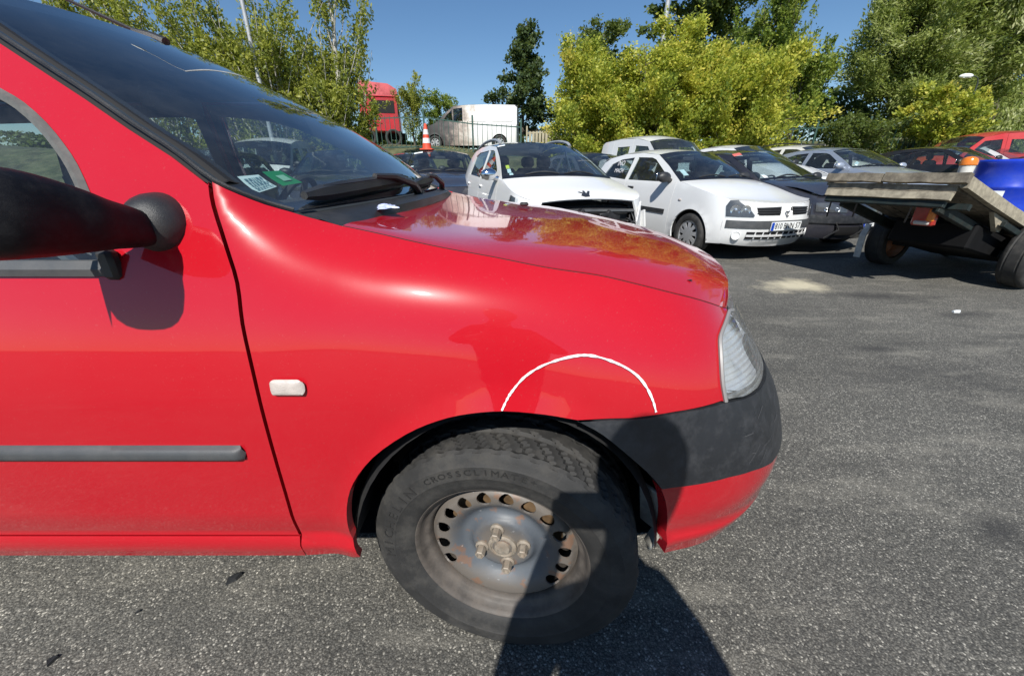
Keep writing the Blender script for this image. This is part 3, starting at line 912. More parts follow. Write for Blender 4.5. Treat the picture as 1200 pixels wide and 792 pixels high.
for ax in (AX, RX):
    for sg in (1, -1): cpart("wheel_arch_liner", well(ax, sg).build("wheel_arch_liner", M_LINER, mesh_only=True), M_LINER)
br = MB(); br.box((.312, YC-.805, .425), (.010, .060, .13), R=rotm('Z', 35) @ rotm('Y', -12), bev=.003)
br.box((.322, YC-.815, .345), (.010, .03, .05), R=rotm('Y', 20), bev=.002)
br.tube([(.325, YC-.815, .40), (.33, YC-.81, .36), (.345, YC-.80, .335)], .006, 6)
cpart("liner_bracket", br.build("liner_bracket", None, mesh_only=True), simple("torn_pale_liner", (0.36, 0.35, 0.31), 0.7, vary=0.3, scale=30, dirt=(0.1, 0.09, 0.08)))
cb = MB()
rows = [[(x, YC-t*.70, z+.012*(1-t*t)) for t in (-1,-.6,-.2,.2,.6,1)] for x, z in ((-.40,1.02),(-.52,1.035),(-.68,1.03),(-.80,.99),(-.86,.90),(-.82,.70),(-.7,.45))]
cb.grid(rows); dash = cpart("dashboard", cb.build("dashboard", M_CABIN, mesh_only=True), M_CABIN)
sw = MB(); R_ = Matrix.Translation((-.98, YC+.37, .93)) @ Matrix.Rotation(radians(-65), 4, 'Y')
sw.lathe([(.18+.014*cos(a), .014*sin(a)) for a in [2*pi*k/8 for k in range(8)]], 28, R_, closed=True)
for a in (0, 2.1, -2.1): sw.tube([R_ @ Vector((0, 0, -.02)), R_ @ Vector((.18*cos(a), .18*sin(a), 0))], .014, 6)
sw.tube([R_ @ Vector((0, 0, -.03)), R_ @ Vector((0, 0, -.3))], .03, 8)
cpart("steering_wheel", sw.build("steering_wheel", M_CABIN, mesh_only=True), M_CABIN)
for W_, poly_ in ((WIN, door_poly), (RWIN, rdoor_poly), (QWIN, quart_poly)):
    both("door_lining", panel_mesh("door_lining", grow(poly_, .985), side, .08, REFC, holes=[grow(W_, 1.02)], depth=0, off=-.028), M_CABIN)
hl = MB(); TT = [-1, -.9, -.75, -.5, -.25, 0, .25, .5, .75, .9, 1]
hl.grid([[G(.985, t*.985, -.005) for t in TT]]+[[(x, YC-w_*t, z_+.047*(1-abs(t)**2.2)) for t in TT] for x, w_, z_ in ((-1.12, .585, 1.413), (-1.5, .58, 1.41), (-2.2, .58, 1.41), (-3.0, .55, 1.40))])
cpart("headliner", hl.build("headliner", M_CABIN, mesh_only=True), M_CABIN)
def seat_mesh():
    s_ = MB()
    s_.box((0, 0, .12), (.52, .50, .18), bev=.06)
    s_.box((-.32, 0, .46), (.15, .48, .62), R=rotm('Y', -14), bev=.06)
    s_.box((-.42, 0, .86), (.10, .25, .19), R=rotm('Y', -10), bev=.045)
    s_.tube([(-.40, -.06, .70), (-.41, -.06, .80)], .008, 6); s_.tube([(-.40, .06, .70), (-.41, .06, .80)], .008, 6)
    return s_.build("seat", M_SEATF, mesh_only=True, smooth=50)
SEAT = seat_mesh()
def put_seat(parent, x, y, z, inv=None, rear=False):
    o = link("seat" if not rear else "rear_seat", SEAT, None, parent)
    o.location = (x, y, z)
    if inv is not None: o.matrix_parent_inverse = inv
    return o
SEAT.materials.append(M_SEATF)
for yy in (-.36, .36):
    put_seat(car, -1.30, YC+yy, .40, CINV); put_seat(car, -2.15, YC+yy, .42, CINV, True)
sb = MB(); sb.tube([(-1.30, YC-.68, 1.22), (-1.22, YC-.60, 1.12), (-1.12, YC-.50, .95), (-1.08, YC-.40, .75)], .012, 4)
for v in range(len(sb.v)): pass
cpart("seat_belt", sb.build("seat_belt", None, mesh_only=True), simple("belt_webbing", (0.35, 0.37, 0.40), 0.7))
im = MB(); im.box((-1.1, YC, 1.32), (.03, .24, .065), bev=.012); im.tube([(-1.1, YC, 1.34), (-1.085, YC, 1.40)], .01, 6)
cpart("interior_mirror", im.build("interior_mirror", M_CABIN, mesh_only=True), M_CABIN)

# ---- door mirror
dm = MB()
base_c = Vector((-.588, YC-body_w(-.588, 1.035), 1.035))
# round foot on the door
Mf = Matrix.Translation(base_c+Vector((0, .012, 0))) @ Matrix.Rotation(radians(90), 4, 'X')
dm.lathe([(.0475, -.03), (.0485, .0), (.0475, .014), (.044, .026), (.038, .037), (.029, .046), (.016, .052), (.001, .054)], 28, Mf)
foot = dm.build("door_mirror", M_PLAST, mesh_only=True)
hs = MB()
secs = [ # outward offset, centre x, centre z, half width x, half height z
 (.018,-.592,1.030,.024,.024),(.042,-.594,1.034,.030,.031),(.075,-.602,1.043,.038,.037),(.105,-.612,1.052,.050,.045),(.135,-.630,1.060,.060,.053),(.165,-.638,1.065,.066,.056),(.19,-.640,1.067,.062,.054),(.207,-.638,1.067,.046,.042),(.215,-.636,1.067,.024,.022),(.217,-.636,1.067,.004,.005)]
rows = []
for oy, cx, cz, hx, hz in crom(secs, 3):
    row = []
    for k in range(20):
        a = 2*pi*k/20; c_, s_ = cos(a), sin(a)
        row.append((cx+hx*abs(c_)**.72*(1 if c_ > 0 else -1), base_c.y-oy, cz+hz*abs(s_)**.72*(1 if s_ > 0 else -1)))
    rows.append(row)
hs.grid(rows, closed=True)
house = hs.build("mirror_housing", None, mesh_only=True, smooth=60)
gl = MB(); gl.grid([[(-.704, base_c.y-oy, 1.066+dz) for oy in (.10, .15, .20)] for dz in (-.045, .045)])
glm = gl.build("mirror_glass", M_CHROME, mesh_only=True)
M_MIRR = simple("gloss_black_mirror_shell", (0.006, 0.006, 0.008), 0.5, spec=.25, vary=0.1, bump=.2, bscale=900, dirt=(0.05, 0.05, 0.05), dirt_amt=0.25, dscale=60)
for m_, f_ in ((foot, house), (mirror_mesh(foot, YC), mirror_mesh(house, YC))):
    o = cpart("door_mirror", m_, M_PLAST); sub("mirror_housing", f_, M_MIRR, o)
    sub("mirror_glass", glm if m_ is foot else mirror_mesh(glm, YC), M_CHROME, o)
dh = MB(); dh.box((-1.36, YC-body_w(-1.36, .86)-.012, .86), (.16, .03, .03), bev=.01)
both("door_handle", dh.build("door_handle", M_PLAST, mesh_only=True), M_PLAST)

# ---- wheels
def steel_mat():
    m, nt, out = new_mat("weathered_blue_grey_steel")
    p = N(nt, "ShaderNodeBsdfPrincipled", Roughness=0.5, Metallic=0.0)
    tc = N(nt, "ShaderNodeTexCoord"); V = tc.outputs["Object"]
    def noi(s, d=7.0, r=.65):
        n = N(nt, "ShaderNodeTexNoise", Scale=s, Detail=d, Roughness=r); nt.links.new(V, n.inputs["Vector"]); return n.outputs["Fac"]
    c = ramp(nt, noi(9), [(.3, (.060, .076, .098)), (.7, (.098, .114, .132))]).outputs[0]
    ln = nt.nodes.new("ShaderNodeVectorMath"); ln.operation = 'LENGTH'
    mp = N(nt, "ShaderNodeMapping"); mp.inputs["Scale"].default_value = (1, 0, 1); nt.links.new(V, mp.inputs["Vector"])
    nt.links.new(mp.outputs[0], ln.inputs[0])
    ad = nt.nodes.new("ShaderNodeMath"); ad.operation = 'MULTIPLY_ADD'
    nt.links.new(noi(16), ad.inputs[0]); ad.inputs[1].default_value = .05; nt.links.new(ln.outputs["Value"], ad.inputs[2])
    dust = ramp(nt, ad.outputs[0], [(.075, .75), (.098, .12), (.135, .10), (.165, .8)]).outputs[0]
    c = mixc(nt, dust, c, (.15, .125, .10))
    rust = ramp(nt, noi(22, 5, .6), [(.575, 0.), (.64, .75)]).outputs[0]
    c = mixc(nt, rust, c, (.19, .105, .065))
    wh = ramp(nt, noi(70, 3, .5), [(.70, 0.), (.76, .6)]).outputs[0]
    c = mixc(nt, wh, c, (.42, .42, .42))
    nt.links.new(c, p.inputs["Base Color"]); nt.links.new(p.outputs[0], out.inputs[0])
    return m
M_STEEL = steel_mat()
M_RIM = simple("brown_dusty_rim", (0.085, 0.074, 0.065), 0.6, metal=0.1, vary=0.35, scale=25, dirt=(0.17, 0.14, 0.115), dirt_amt=0.5, dscale=14)
M_NUT = simple("dusty_lug_nut", (0.30, 0.26, 0.21), 0.55, metal=0.2, vary=0.35, scale=120, dirt=(0.16, 0.10, 0.06), dirt_amt=.6, dscale=60)
# local wheel frame: outer face looks along -y, lip plane at y = 0
ROTW = Matrix.Rotation(radians(90), 4, 'X')          # lathe axis z -> -y  (z positive = outwards)
def tyre_mesh():
    R0 = .3107
    prof = [(.196, -.010), (.205, .002), (.213, .0085), (.228, .0135), (.245, .0165), (.2475, .0182), (.2765, .0172), (.279, .0150), (.290, .0110), (.3005, .0045), (.3025, .0020), (.3065, -.004)]
    tread = []
    for z in np.linspace(-.012, -.163, 31):
        u = (z+.0875)/.0755; tread.append((R0-.0085*abs(u)**3, z))
    inner = [(.3065, -.171), (.285, -.182), (.25, -.190), (.205, -.178), (.196, -.165)]
    n = 288; rows = []
    for k in range(n):
        a = 2*pi*k/n; row = []
        for r, z in prof:
            rr = r
            if .3010 < r < .3070: rr -= .0028*(1 if (k % 6) < 2 else 0)
            row.append((rr*cos(a), -z, rr*sin(a)))
        for j, (r, z) in enumerate(tread):
            c_ = abs(z+.0875); ph = (k+int(c_*110)*1) % 7
            gr = 0
            if ph < 2 and c_ > .012: gr = .0048
            if abs(c_-.028) < .0035: gr = .007
            if ph == 4 and c_ > .03: gr = max(gr, .002)
            rr = r-gr
            row.append((rr*cos(a), -z, rr*sin(a)))
        for r, z in inner: row.append((r*cos(a), -z, r*sin(a)))
        rows.append(row)
    b = MB(); b.grid(rows+[rows[0]])
    return b.build("tyre", M_RUBBER, mesh_only=True, smooth=26)
TYRE = tyre_mesh()
def ring_text(s, size, rad, a_mid, step):
    vs = []; fs = []
    n = len(s)
    for i, ch in enumerate(s):
        if ch == ' ': continue
        me = text_mesh(ch, size, .0009)
        a = a_mid-(i-(n-1)/2)*step
        for f in me.polygons: fs.append(tuple(len(vs)+k for k in f.vertices))
        for v in me.vertices:
            x, y, zz = v.co
            # glyph up = radial outwards, glyph right = clockwise seen from outside
            p = Vector((cos(a), 0, sin(a)))*(rad+y)+Vector((sin(a), 0, -cos(a)))*x*1.25
            vs.append((p.x, -.0179-.0006-zz, p.z))
        bpy.data.meshes.remove(me)
    b = MB(); b.add(vs, fs)
    return b
lt = ring_text("CROSSCLIMATE+", .0200, .2635, radians(99), radians(4.25))
l2 = ring_text("MICHELIN", .031, .2610, radians(160), radians(6.6))
LETTER = lt.build("tyre_lettering", None, mesh_only=True, smooth=0); LETTER2 = l2.build("tyre_lettering", None, mesh_only=True, smooth=0)
M_LET = simple("raised_tyre_lettering", (0.024, 0.0235, 0.023), 0.55)
rp = [(.196, -.012), (.2015, -.001), (.2075, .0005), (.2085, -.003), (.2065, -.008)]
rimp = [(.2075, .0005), (.2035, .0015), (.199, -.002), (.1965, -.009), (.1925, -.018), (.1885, -.0235), (.1835, -.026), (.1795, -.030), (.1770, -.042), (.1760, -.060), (.1755, -.10), (.18, -.15), (.19, -.165), (.204, -.17)]
b = MB(); b.lathe([(.2085, -.004), (.209, -.001)]+rimp, 96, ROTW); RIMM = b.build("rim", M_RIM, mesh_only=True, smooth=40)
DP = [(0, -.036), (.022, -.036), (.030, -.040), (.034, -.043), (.066, -.043), (.072, -.046), (.080, -.056), (.092, -.062), (.104, -.058), (.114, -.049), (.124, -.041), (.134, -.0365), (.150, -.035), (.160, -.0365), (.168, -.044), (.1765, -.055)]
DP = [(r, z+.007) for r, z in DP]
def disc_f(x, z): return (x, -herm(DP, hypot(x, z)), z)
circ = lambda cx, cz, r, n: [(cx+r*cos(2*pi*k/n), cz+r*sin(2*pi*k/n)) for k in range(n)]
hol = [circ(.1475*cos(2*pi*(k+.3)/18), .1475*sin(2*pi*(k+.3)/18), .0172, 14) for k in range(18) if not 212 < 20*(k+.3) < 318]
DISC = panel_mesh("wheel_disc", circ(0, 0, .1763, 96), disc_f, .0075, (0, .5, 0), holes=hol, depth=.004)
nut = MB(); ROTN = ROTW
def nutlathe(cx, cz):
    M_ = Matrix.Translation((cx, -.007, cz)) @ ROTN
    nut.lathe([(.0165, -.044), (.0165, -.039), (.012, -.036)], 12, M_)
    nut.lathe([(.0115, -.04), (.0115, -.016), (.0100, -.0145), (.0072, -.0145), (.006, -.019), (.0001, -.019)], 6, M_)
NUTS = []
for k in range(4):
    nut = MB(); a = radians(14+90*k); nutlathe(.052*cos(a), .052*sin(a)); NUTS.append(nut.build("lug_nut", M_NUT, mesh_only=True, smooth=30))
b = MB(); b.lathe([(.0345, -.044), (.0345, -.037), (.031, -.0345), (.028, -.034), (.027, -.037), (.020, -.0365), (.018, -.031), (.013, -.0295), (.006, -.030), (.0001, -.030)], 28, Matrix.Translation((0, -.007, 0)) @ ROTW)
CAP = b.build("hub_cap", M_NUT, mesh_only=True, smooth=35)
b = MB(); b.lathe([(.14, -.085), (.06, -.085), (.06, -.06)], 32, ROTW); b.box((.06, .10, .085), (.06, .05, .12), bev=.012)
BRAKE = b.build("brake_disc", None, mesh_only=True)
M_BRAKE = simple("rusty_brake", (0.17, 0.11, 0.06), 0.6, metal=.3, vary=.4, scale=30)
def wheel(loc, rz, rot=0.0):
    w = empty("wheel", (loc[0]+1.33, loc[1]-YC, loc[2]), parent=car, rot=(0, rot, rz))
    def k(n, me, m):
        o = link(n, me, m, w); return o
    k("tyre", TYRE, M_RUBBER); k("rim", RIMM, M_RIM); k("wheel_disc", DISC, M_STEEL)
    for nm in NUTS: k("lug_nut", nm, M_NUT)
    k("hub_cap", CAP, M_NUT); k("brake_disc", BRAKE, M_BRAKE); 
    for l_ in (LETTER, LETTER2): k("tyre_lettering", l_, M_LET)["kind"] = "stuff"
    return w
wheel((-.0283, .6158, .299), radians(-10.24))
wheel((-.0283, 2*YC-.6158-.03, .299), radians(180-10.24))
wheel((RX, .62, .299), 0); wheel((RX, 2*YC-.62, .299), radians(180))
# ================================================================ parked cars
CARS = "damaged cars parked in the yard"
WPROF = [(0, .93), (.12, .965), (.28, .992), (.45, 1.0), (.62, .985), (.80, .955), (.93, .92), (1.0, .875)]   # z/belt -> width factor
def tyre_low(r, w, seg=40):
    b = MB()
    pr = [(r*.66, -w*.42), (r*.70, -w*.5), (r*.82, -w*.54), (r*.93, -w*.5), (r*.985, -w*.42), (r, -w*.3), (r*.985, -w*.27), (r*.985, -w*.22), (r, -w*.2), (r, w*.2), (r*.985, w*.22), (r*.985, w*.27), (r, w*.3), (r*.985, w*.42), (r*.93, w*.5), (r*.7, w*.5)]
    b.lathe([(a, -z) for a, z in pr], seg, ROTW)
    return b.build("tyre", M_RUBBER, mesh_only=True)
def cap_low(r, w, spokes, mat):
    """wheel cover with radial openings cut through it"""
    R = r*.69
    def f(x, z):
        q = hypot(x, z)/R
        return (x, -(w*.40+.012*(1-q*q)-.02*sstep((q-.86)/.1)+.014*max(0, q-.96)*20), z)
    holes = []
    for k in range(spokes):
        a0 = 2*pi*k/spokes; d = pi/spokes*.46
        holes.append([(R*q*cos(a0+s*d*kk), R*q*sin(a0+s*d*kk)) for q, s, kk in ((.80, -1, 1), (.84, 0, 1), (.80, 1, 1), (.50, 1, .62), (.44, 0, 1), (.50, -1, .62))])
    return panel_mesh("wheel_cover", circ(0, 0, R, 40), f, R*.22, (0, .5, 0), holes=holes, depth=.012)
WCACHE = {}
def low_wheel(parent, x, y, z, r, w, flip, spokes, steer=0, mat=None):
    key = (r, w, spokes)
    if key not in WCACHE:
        back = MB(); back.lathe([(r*.68, .02), (.0001, .02)], 24, ROTW)
        WCACHE[key] = (tyre_low(r, w), cap_low(r, w, spokes, mat), back.build("wheel_well_disc", None, mesh_only=True))
    t, c, bk = WCACHE[key]
    e = link("wheel", t, M_RUBBER if not t.materials else None, parent)
    e.location = (x, y, z); e.rotation_euler = (0, random.random()*6, (pi if flip else 0)+steer)
    link("wheel_cover", c, (mat or M_HUBCAP) if not c.materials else None, e)
    link("wheel_disc", bk, M_BLACK if not bk.materials else None, e)
    return e

def clip(poly, a, keep_less):
    out = []; n = len(poly)
    ins = (lambda p: p[0] <= a) if keep_less else (lambda p: p[0] >= a)
    for i in range(n):
        p, q = poly[i], poly[(i+1) % n]
        if ins(p): out.append(p)
        if ins(p) != ins(q):
            t = (a-p[0])/(q[0]-p[0]); out.append((a, lerp(p[1], q[1], t)))
    return out

class Car:
    def __init__(s, name, label, loc, head, sp, group=None, category="car"):
        s.sp = sp
        z = yard_z(loc[0], loc[1]) if len(loc) < 3 else loc[2]
        h = Vector((cos(radians(head)), sin(radians(head)), 0))
        e_ = 1.3
        zf = yard_z(loc[0], loc[1]); zr = yard_z(loc[0]-h.x*2.5, loc[1]-h.y*2.5)
        pitch = atan2(zr-zf, 2.5) if len(loc) < 3 else 0
        s.root = empty(name, (loc[0], loc[1], zf if len(loc) < 3 else loc[2]), rot=Matrix.Rotation(radians(head), 3, 'Z').to_euler())
        s.root.rotation_euler = (Matrix.Rotation(radians(head), 3, 'Z') @ Matrix.Rotation(pitch, 3, 'Y')).to_euler()
        tag(s.root, label, category, group)
        s.hw = sp['W']/2; s.fo = sp['fo']; s.tail = -(sp['L']-sp['fo']); s.belt = sp['belt']; s.H = sp['H']
        s.xc = sp.get('xc', s.fo-.30)
        s.sh = sp['sh']           # shoulder curve front -> rear, (x, z, bx, bz)
        s.mat = sp['paint']
        s.ds = sp.get('ds', .11)
        s.REF = (-1.0, 0, .6)
        s.hi = max(q[1] for q in s.sh)
    def xf(s, z): return herm(s.sp['xf'], z) if 'xf' in s.sp else s.fo-.06*abs(z-.45)/.3
    def w0(s, x, z):
        zb = s.belt
        if z <= zb: f = herm(WPROF, min(1, z/zb)*.93)
        else: f = lerp(.92, s.sp.get('tumble', .70), ((z-zb)/(s.hi-zb)))
        w = s.hw*f
        if x < s.tail+.8: q = (s.tail+.8-x)/.8; w *= 1-.10*q*q
        return w
    def tap(s, x, z):
        x0 = s.xc-.55
        if x <= x0: return 1.
        q = min((x-x0)/(s.xf(z)-x0), .9999); return (1-q**s.sp.get('nx', 3.4))**(1/2.3)
    def w(s, x, z):
        v = s.w0(x, z)*s.tap(x, z)
        for ax in (0, -s.sp['wb']):
            d = hypot(x-ax, z-s.sp['r'])-(s.sp['r']+.055)
            if d < .05: v += .012*min(1, 1-d/.05)**1.5 if d > 0 else .012
        return v
    def side(s, sg): return lambda x, z: (x, sg*s.w(x, z), z)
    def nose(s, a, z):
        x0 = s.xc-.55; xf = s.xf(z)
        x = x0+(xf-x0)*max(sin(a), 1e-6)**(2/s.sp.get('nx', 3.4)); c = cos(a)
        return (x, s.w0(min(x, s.xc), z)*abs(c)**(2/2.3)*(1 if c >= 0 else -1), z)
    def na(s, x, z):
        x0 = s.xc-.55; return asin(min(1, ((x-x0)/(s.xf(z)-x0))**(s.sp.get('nx', 3.4)/2)))
    def ay(s, y, z):
        """nose angle for a given sideways offset"""
        q = min(1, abs(y)/s.w0(s.xc, z)); a = math.acos(q**1.15); return a if y >= 0 else pi-a
    def shz(s, x):
        P = s.sh
        for a, b in zip(P, P[1:]):
            if b[0] <= x <= a[0]: return lerp(a[1], b[1], (a[0]-x)/(a[0]-b[0]))
        return P[0][1] if x > P[0][0] else P[-1][1]
    def part(s, name, me, mat, label=None, parent=None):
        o = link(name, me, mat, parent or s.root)
        if label: o["label"] = label
        return o
    def spair(s, name, poly, mat, ds=None, holes=(), depth=.012, off=0., inset=0., sides=(1, -1)):
        out = []
        for sg in sides:
            f = s.side(sg)
            g_ = (lambda x, z, f=f, sg=sg: (f(x, z)[0], f(x, z)[1]-sg*inset, f(x, z)[2])) if inset else f
            out.append(s.part(name, panel_mesh(name, poly, g_, ds or s.ds, s.REF, holes=holes, depth=depth, off=off), mat))
        return out
    def front(s, name, pts, mat, off=.004, ds=.06, depth=.012, mirror=False, parent=None, yz=False, label=None):
        """a piece lying on the front end; outline in (angle, z) or, with yz, in (y, z)"""
        if yz: pts = [(s.ay(y, z), z) for y, z in pts]
        me = panel_mesh(name, pts, s.nose, ds, (s.xc-.8, 0, .5), depth=depth, off=off)
        o = s.part(name, me, mat, label, parent)
        if mirror:
            o2 = s.part(name, panel_mesh(name, [(pi-a, z) for a, z in pts], s.nose, ds, (s.xc-.8, 0, .5), depth=depth, off=off), mat, label, parent)
            return o, o2
        return o
    def build(s):
        sp = s.sp; r = sp['r']; wb = sp['wb']; zs = sp.get('sill', .20); R = r+.055
        xr = s.tail+.02
        low = [(s.xc, zs+.03), (R*.99, zs+.02)] + [(R*cos(a), r+R*sin(a)) for a in [radians(d) for d in range(0, 181, 12)]] + [(-R*.99, zs)]
        low += [(-wb+R*.99, zs)] + [(-wb+R*cos(a), r+R*sin(a)) for a in [radians(d) for d in range(0, 181, 12)]] + [(-wb-R*.99, zs+.03), (xr, zs+.08)]
        top = [(q[0], q[1]-.002) for q in s.sh][::-1]
        outline = dedupe(low+[(xr, top[0][1])]*(top[0][0] > xr+.01)+top)
        if outline[-1][0] < s.xc-.01: outline.append((s.xc, s.shz(s.xc)))
        cuts = sp['doors']          # x positions of the panel gaps, front -> rear
        names = sp.get('pnames') or (["front_fender"]+["door"]*(len(cuts)-1)+["rear_quarter_panel"])
        bounds = [99]+list(cuts)+[-99]
        for i, nm in enumerate(names):
            a, b = bounds[i], bounds[i+1]
            poly = outline
            if a < 90: poly = clip(poly, a-.004, True)
            if b > -90: poly = clip(poly, b+.004, False)
            hs = [w_ for w_ in sp['windows'] if b < sum(p[0] for p in w_)/len(w_) < a]
            s.spair(nm, dedupe(poly), s.mat, holes=hs, depth=.02)
        for w_ in sp['windows']:
            if sp.get('open') is w_:
                s.spair("window", grow(w_, 1.01), M_GLASS, ds=.2, depth=0, inset=.010, sides=(1,))
            else: s.spair("window", grow(w_, 1.01), sp.get('glass', M_GLASS), ds=.2, depth=0, inset=.010)
        # top surfaces
        P = s.sh
        T = [-1, -.98, -.93, -.84, -.7, -.5, -.25, 0, .25, .5, .7, .84, .93, .98, 1]
        segs = sp['segs']           # name -> (first index, last index) along the shoulder curve
        def row(x, z, bx, bz, k=2.2): return [(x+bx*(1-abs(t)**2), s.w(x, z)*t, z+bz*(1-abs(t)**k)) for t in T]
        def rows(i0, i1, n=4):
            out = []; pts = [P[i] for i in range(i0, i1+1)]
            sm = crom(pts, n) if len(pts) > 2 else [tuple(lerp(a, b, k/n) for a, b in zip(pts[0], pts[1])) for k in range(n+1)]
            for q in sm: out.append(row(*q))
            return out
        if 'bonnet' in segs:
            i0, i1 = segs['bonnet']
            rr = rows(i0, i1)
            if not sp.get('no_front'):
                zn = sp['zn']; fr_ = []
                for t in T:
                    y = s.w(s.xc, P[0][1])*t; q = 1-abs(t)**2
                    z = lerp(P[0][1], zn, q)
                    a = s.ay(y, P[0][1]); p = s.nose(a, z); fr_.append((max(p[0], s.xc), y, z))
                n = len(rr)
                for i in range(n):
                    k = max(0, 1-i/(n-1)*1.25)**2
                    for j in range(len(T)):
                        p = rr[i][j]; q = fr_[j]
                        rr[i][j] = (p[0]+(q[0]-s.xc)*k*(1 if i else 1)-(p[0]-rr[i][0][0])*k, p[1], lerp(p[2], q[2], max(0, 1-i/(n-1)*1.0)**3))
                lipr = [(p[0]-.004, p[1], p[2]-.025) for p in rr[0]]
            else: lipr = [(p[0]-.01, p[1], p[2]-.012) for p in rr[0]]
            b = MB(); b.grid([lipr]+rr); s.bonnet = s.part("bonnet", b.build("bonnet", s.mat, mesh_only=True, smooth=50), s.mat)
            c = MB(); pl = P[i1]
            c.grid([[(p[0]+.0, p[1]*.97, p[2]+.002) for p in row(*pl)], [(p[0]-.10, p[1]*.95, p[2]-.005) for p in row(*pl)]])
        if 'screen' in segs:
            i0, i1 = segs['screen']; b = MB(); b.grid(rows(i0, i1, 6)); s.screen = s.part("windscreen", b.build("windscreen", M_SCREEN, mesh_only=True, smooth=80), M_SCREEN)
            R_ = rows(i0, i1, 6); b = MB()
            for j0, j1 in ((0, 2), (-3, -1)): b.grid([[Vector(r_[j0])+Vector((.002, 0, .003)), Vector(r_[j1])+Vector((.002, 0, .003))] for r_ in R_]) if False else None
            for j0, j1 in ((0, 1), (len(T)-1, len(T)-2)):
                b.grid([[Vector(r_[j0])+Vector((.004, 0, .004)), Vector(r_[j0]).lerp(Vector(r_[j1]), 1.0)+Vector((.004, 0, .004))] for r_ in R_])
            b.grid([[Vector(p)+Vector((.002, 0, .005)) for p in R_[0]], [Vector(p).lerp(Vector(q), .75)+Vector((.003, 0, .006)) for p, q in zip(R_[0], R_[1])]])
            s.part("screen_border", b.build("screen_border", None, mesh_only=True, smooth=0), simple("black_glass_border", (0.01, 0.012, 0.018), 0.3), parent=s.screen)
            for ya in ((.05, .62), (-.62, -.04)):
                wp = MB(); pts = []
                for k in range(6):
                    t = lerp(ya[0], ya[1], k/5); q = P[i0]; w_ = s.w(q[0], q[1])
                    up_ = .02+.025*sin(k/5*pi)
                    pts.append((q[0]+q[2]*(1-t*t)-.03-up_*.6, w_*t, q[1]+q[3]*(1-abs(t)**2.2)+up_+.012))
                wp.tube(pts, [.006, .012, .012, .012, .010, .006], 5)
                s.part("wiper", wp.build("wiper", M_PLAST, mesh_only=True), M_PLAST)
        if 'roof' in segs:
            i0, i1 = segs['roof']; b = MB(); b.grid(rows(i0, i1)); s.part("roof", b.build("roof", None, mesh_only=True, smooth=60), sp.get('roofmat', s.mat))
        if 'back' in segs:
            i0, i1 = segs['back']
            R_ = rows(i0, i1, 2)
            b = MB(); b.grid(R_); s.part("rear_window", b.build("rear_window", None, mesh_only=True), M_GLASS)
            e_ = R_[-1]; b = MB(); b.grid([e_, [(xr-.06*(1-t*t), p[1], zs+.1) for p, t in zip(e_, T)]]); s.part("tailgate", b.build("tailgate", None, mesh_only=True), s.mat)
        elif sp.get('tailwall'):
            q = P[-1]; b = MB(); e_ = row(*q); b.grid([e_, [(xr, p[1], zs+.1) for p in e_]]); s.part("tailgate", b.build("tailgate", None, mesh_only=True), s.mat)
        # inside and under
        b = MB(); fl = s.tail+.25; iw = s.hw*.80
        zt = min(s.belt-.12, s.sh[0][1]-.06); xt = s.xc-.12; xs_ = P[segs['bonnet'][1]][0]-.1 if 'bonnet' in segs else s.xc-.3
        b.box(((xt+xs_)/2, 0, .45+(zt-.45)/2), (xt-xs_, iw*1.45, zt-.45))
        b.box(((xt+fl)/2, 0, .34), (xt-fl, iw*1.5, .2))
        b.box(((-.42+-wb+.42)/2, 0, .38), (wb-.84, s.hw*1.9, .26))
        s.part("floor_and_bulkhead", b.build("floor_and_bulkhead", None, mesh_only=True, smooth=0), M_BLACK)
        b = MB(); xd = xs_
        b.grid([[(x, y*s.hw*.84, z) for y in (-1, -.5, 0, .5, 1)] for x, z in ((xd+.12, s.belt-.02), (xd-.15, s.belt+.0), (xd-.42, s.belt-.08), (xd-.45, s.belt-.35))])
        M_ = Matrix.Translation((xd-.62, s.hw*.42, s.belt-.06)) @ Matrix.Rotation(radians(-62), 4, 'Y')
        b.lathe([(.175+.013*cos(a), .013*sin(a)) for a in [2*pi*k/6 for k in range(6)]], 20, M_, closed=True)
        s.part("dashboard", b.build("dashboard", None, mesh_only=True, smooth=50), M_CABIN)
        if sp.get('seats', True):
            for yy in (-.36, .36):
                for k, xx in enumerate([xd-1.05, xd-1.9][:sp.get('nseat', 2)]):
                    o = link("seat", SEAT, None, s.root); o.location = (xx, yy*s.hw/.85, s.belt-.62)
        if sp.get('imirror', True) and 'screen' in segs:
            b = MB(); q = P[segs['screen'][1]]; b.box((q[0]-.02, 0, q[1]+q[3]*.4-.08), (.03, .22, .06), bev=.012)
            s.part("interior_mirror", b.build("interior_mirror", None, mesh_only=True), M_CABIN)
        for ax in (0, -wb):
            for sg in (1, -1):
                low_wheel(s.root, ax, sg*(s.hw-.10), r, r, .19, sg > 0, sp.get('spokes', 7), sp.get('steer', 0) if ax == 0 else 0, sp.get('capmat'))
        # wheel wells
        for ax in (0, -wb):
            for sg in (1, -1):
                b = MB(); th = [radians(d) for d in range(-5, 186, 19)]
                b.grid([[(ax+(R+.01)*cos(a), sg*yy, r+(R+.01)*sin(a)) for a in th] for yy in (s.hw-.03, s.hw-.3)])
                b.grid([[(ax+(R+.01)*cos(a)*k, sg*(s.hw-.3), r+(R+.01)*sin(a)*k) for a in th] for k in (1, .02)])
                s.part("wheel_arch_liner", b.build("wheel_arch_liner", None, mesh_only=True), M_LINER)
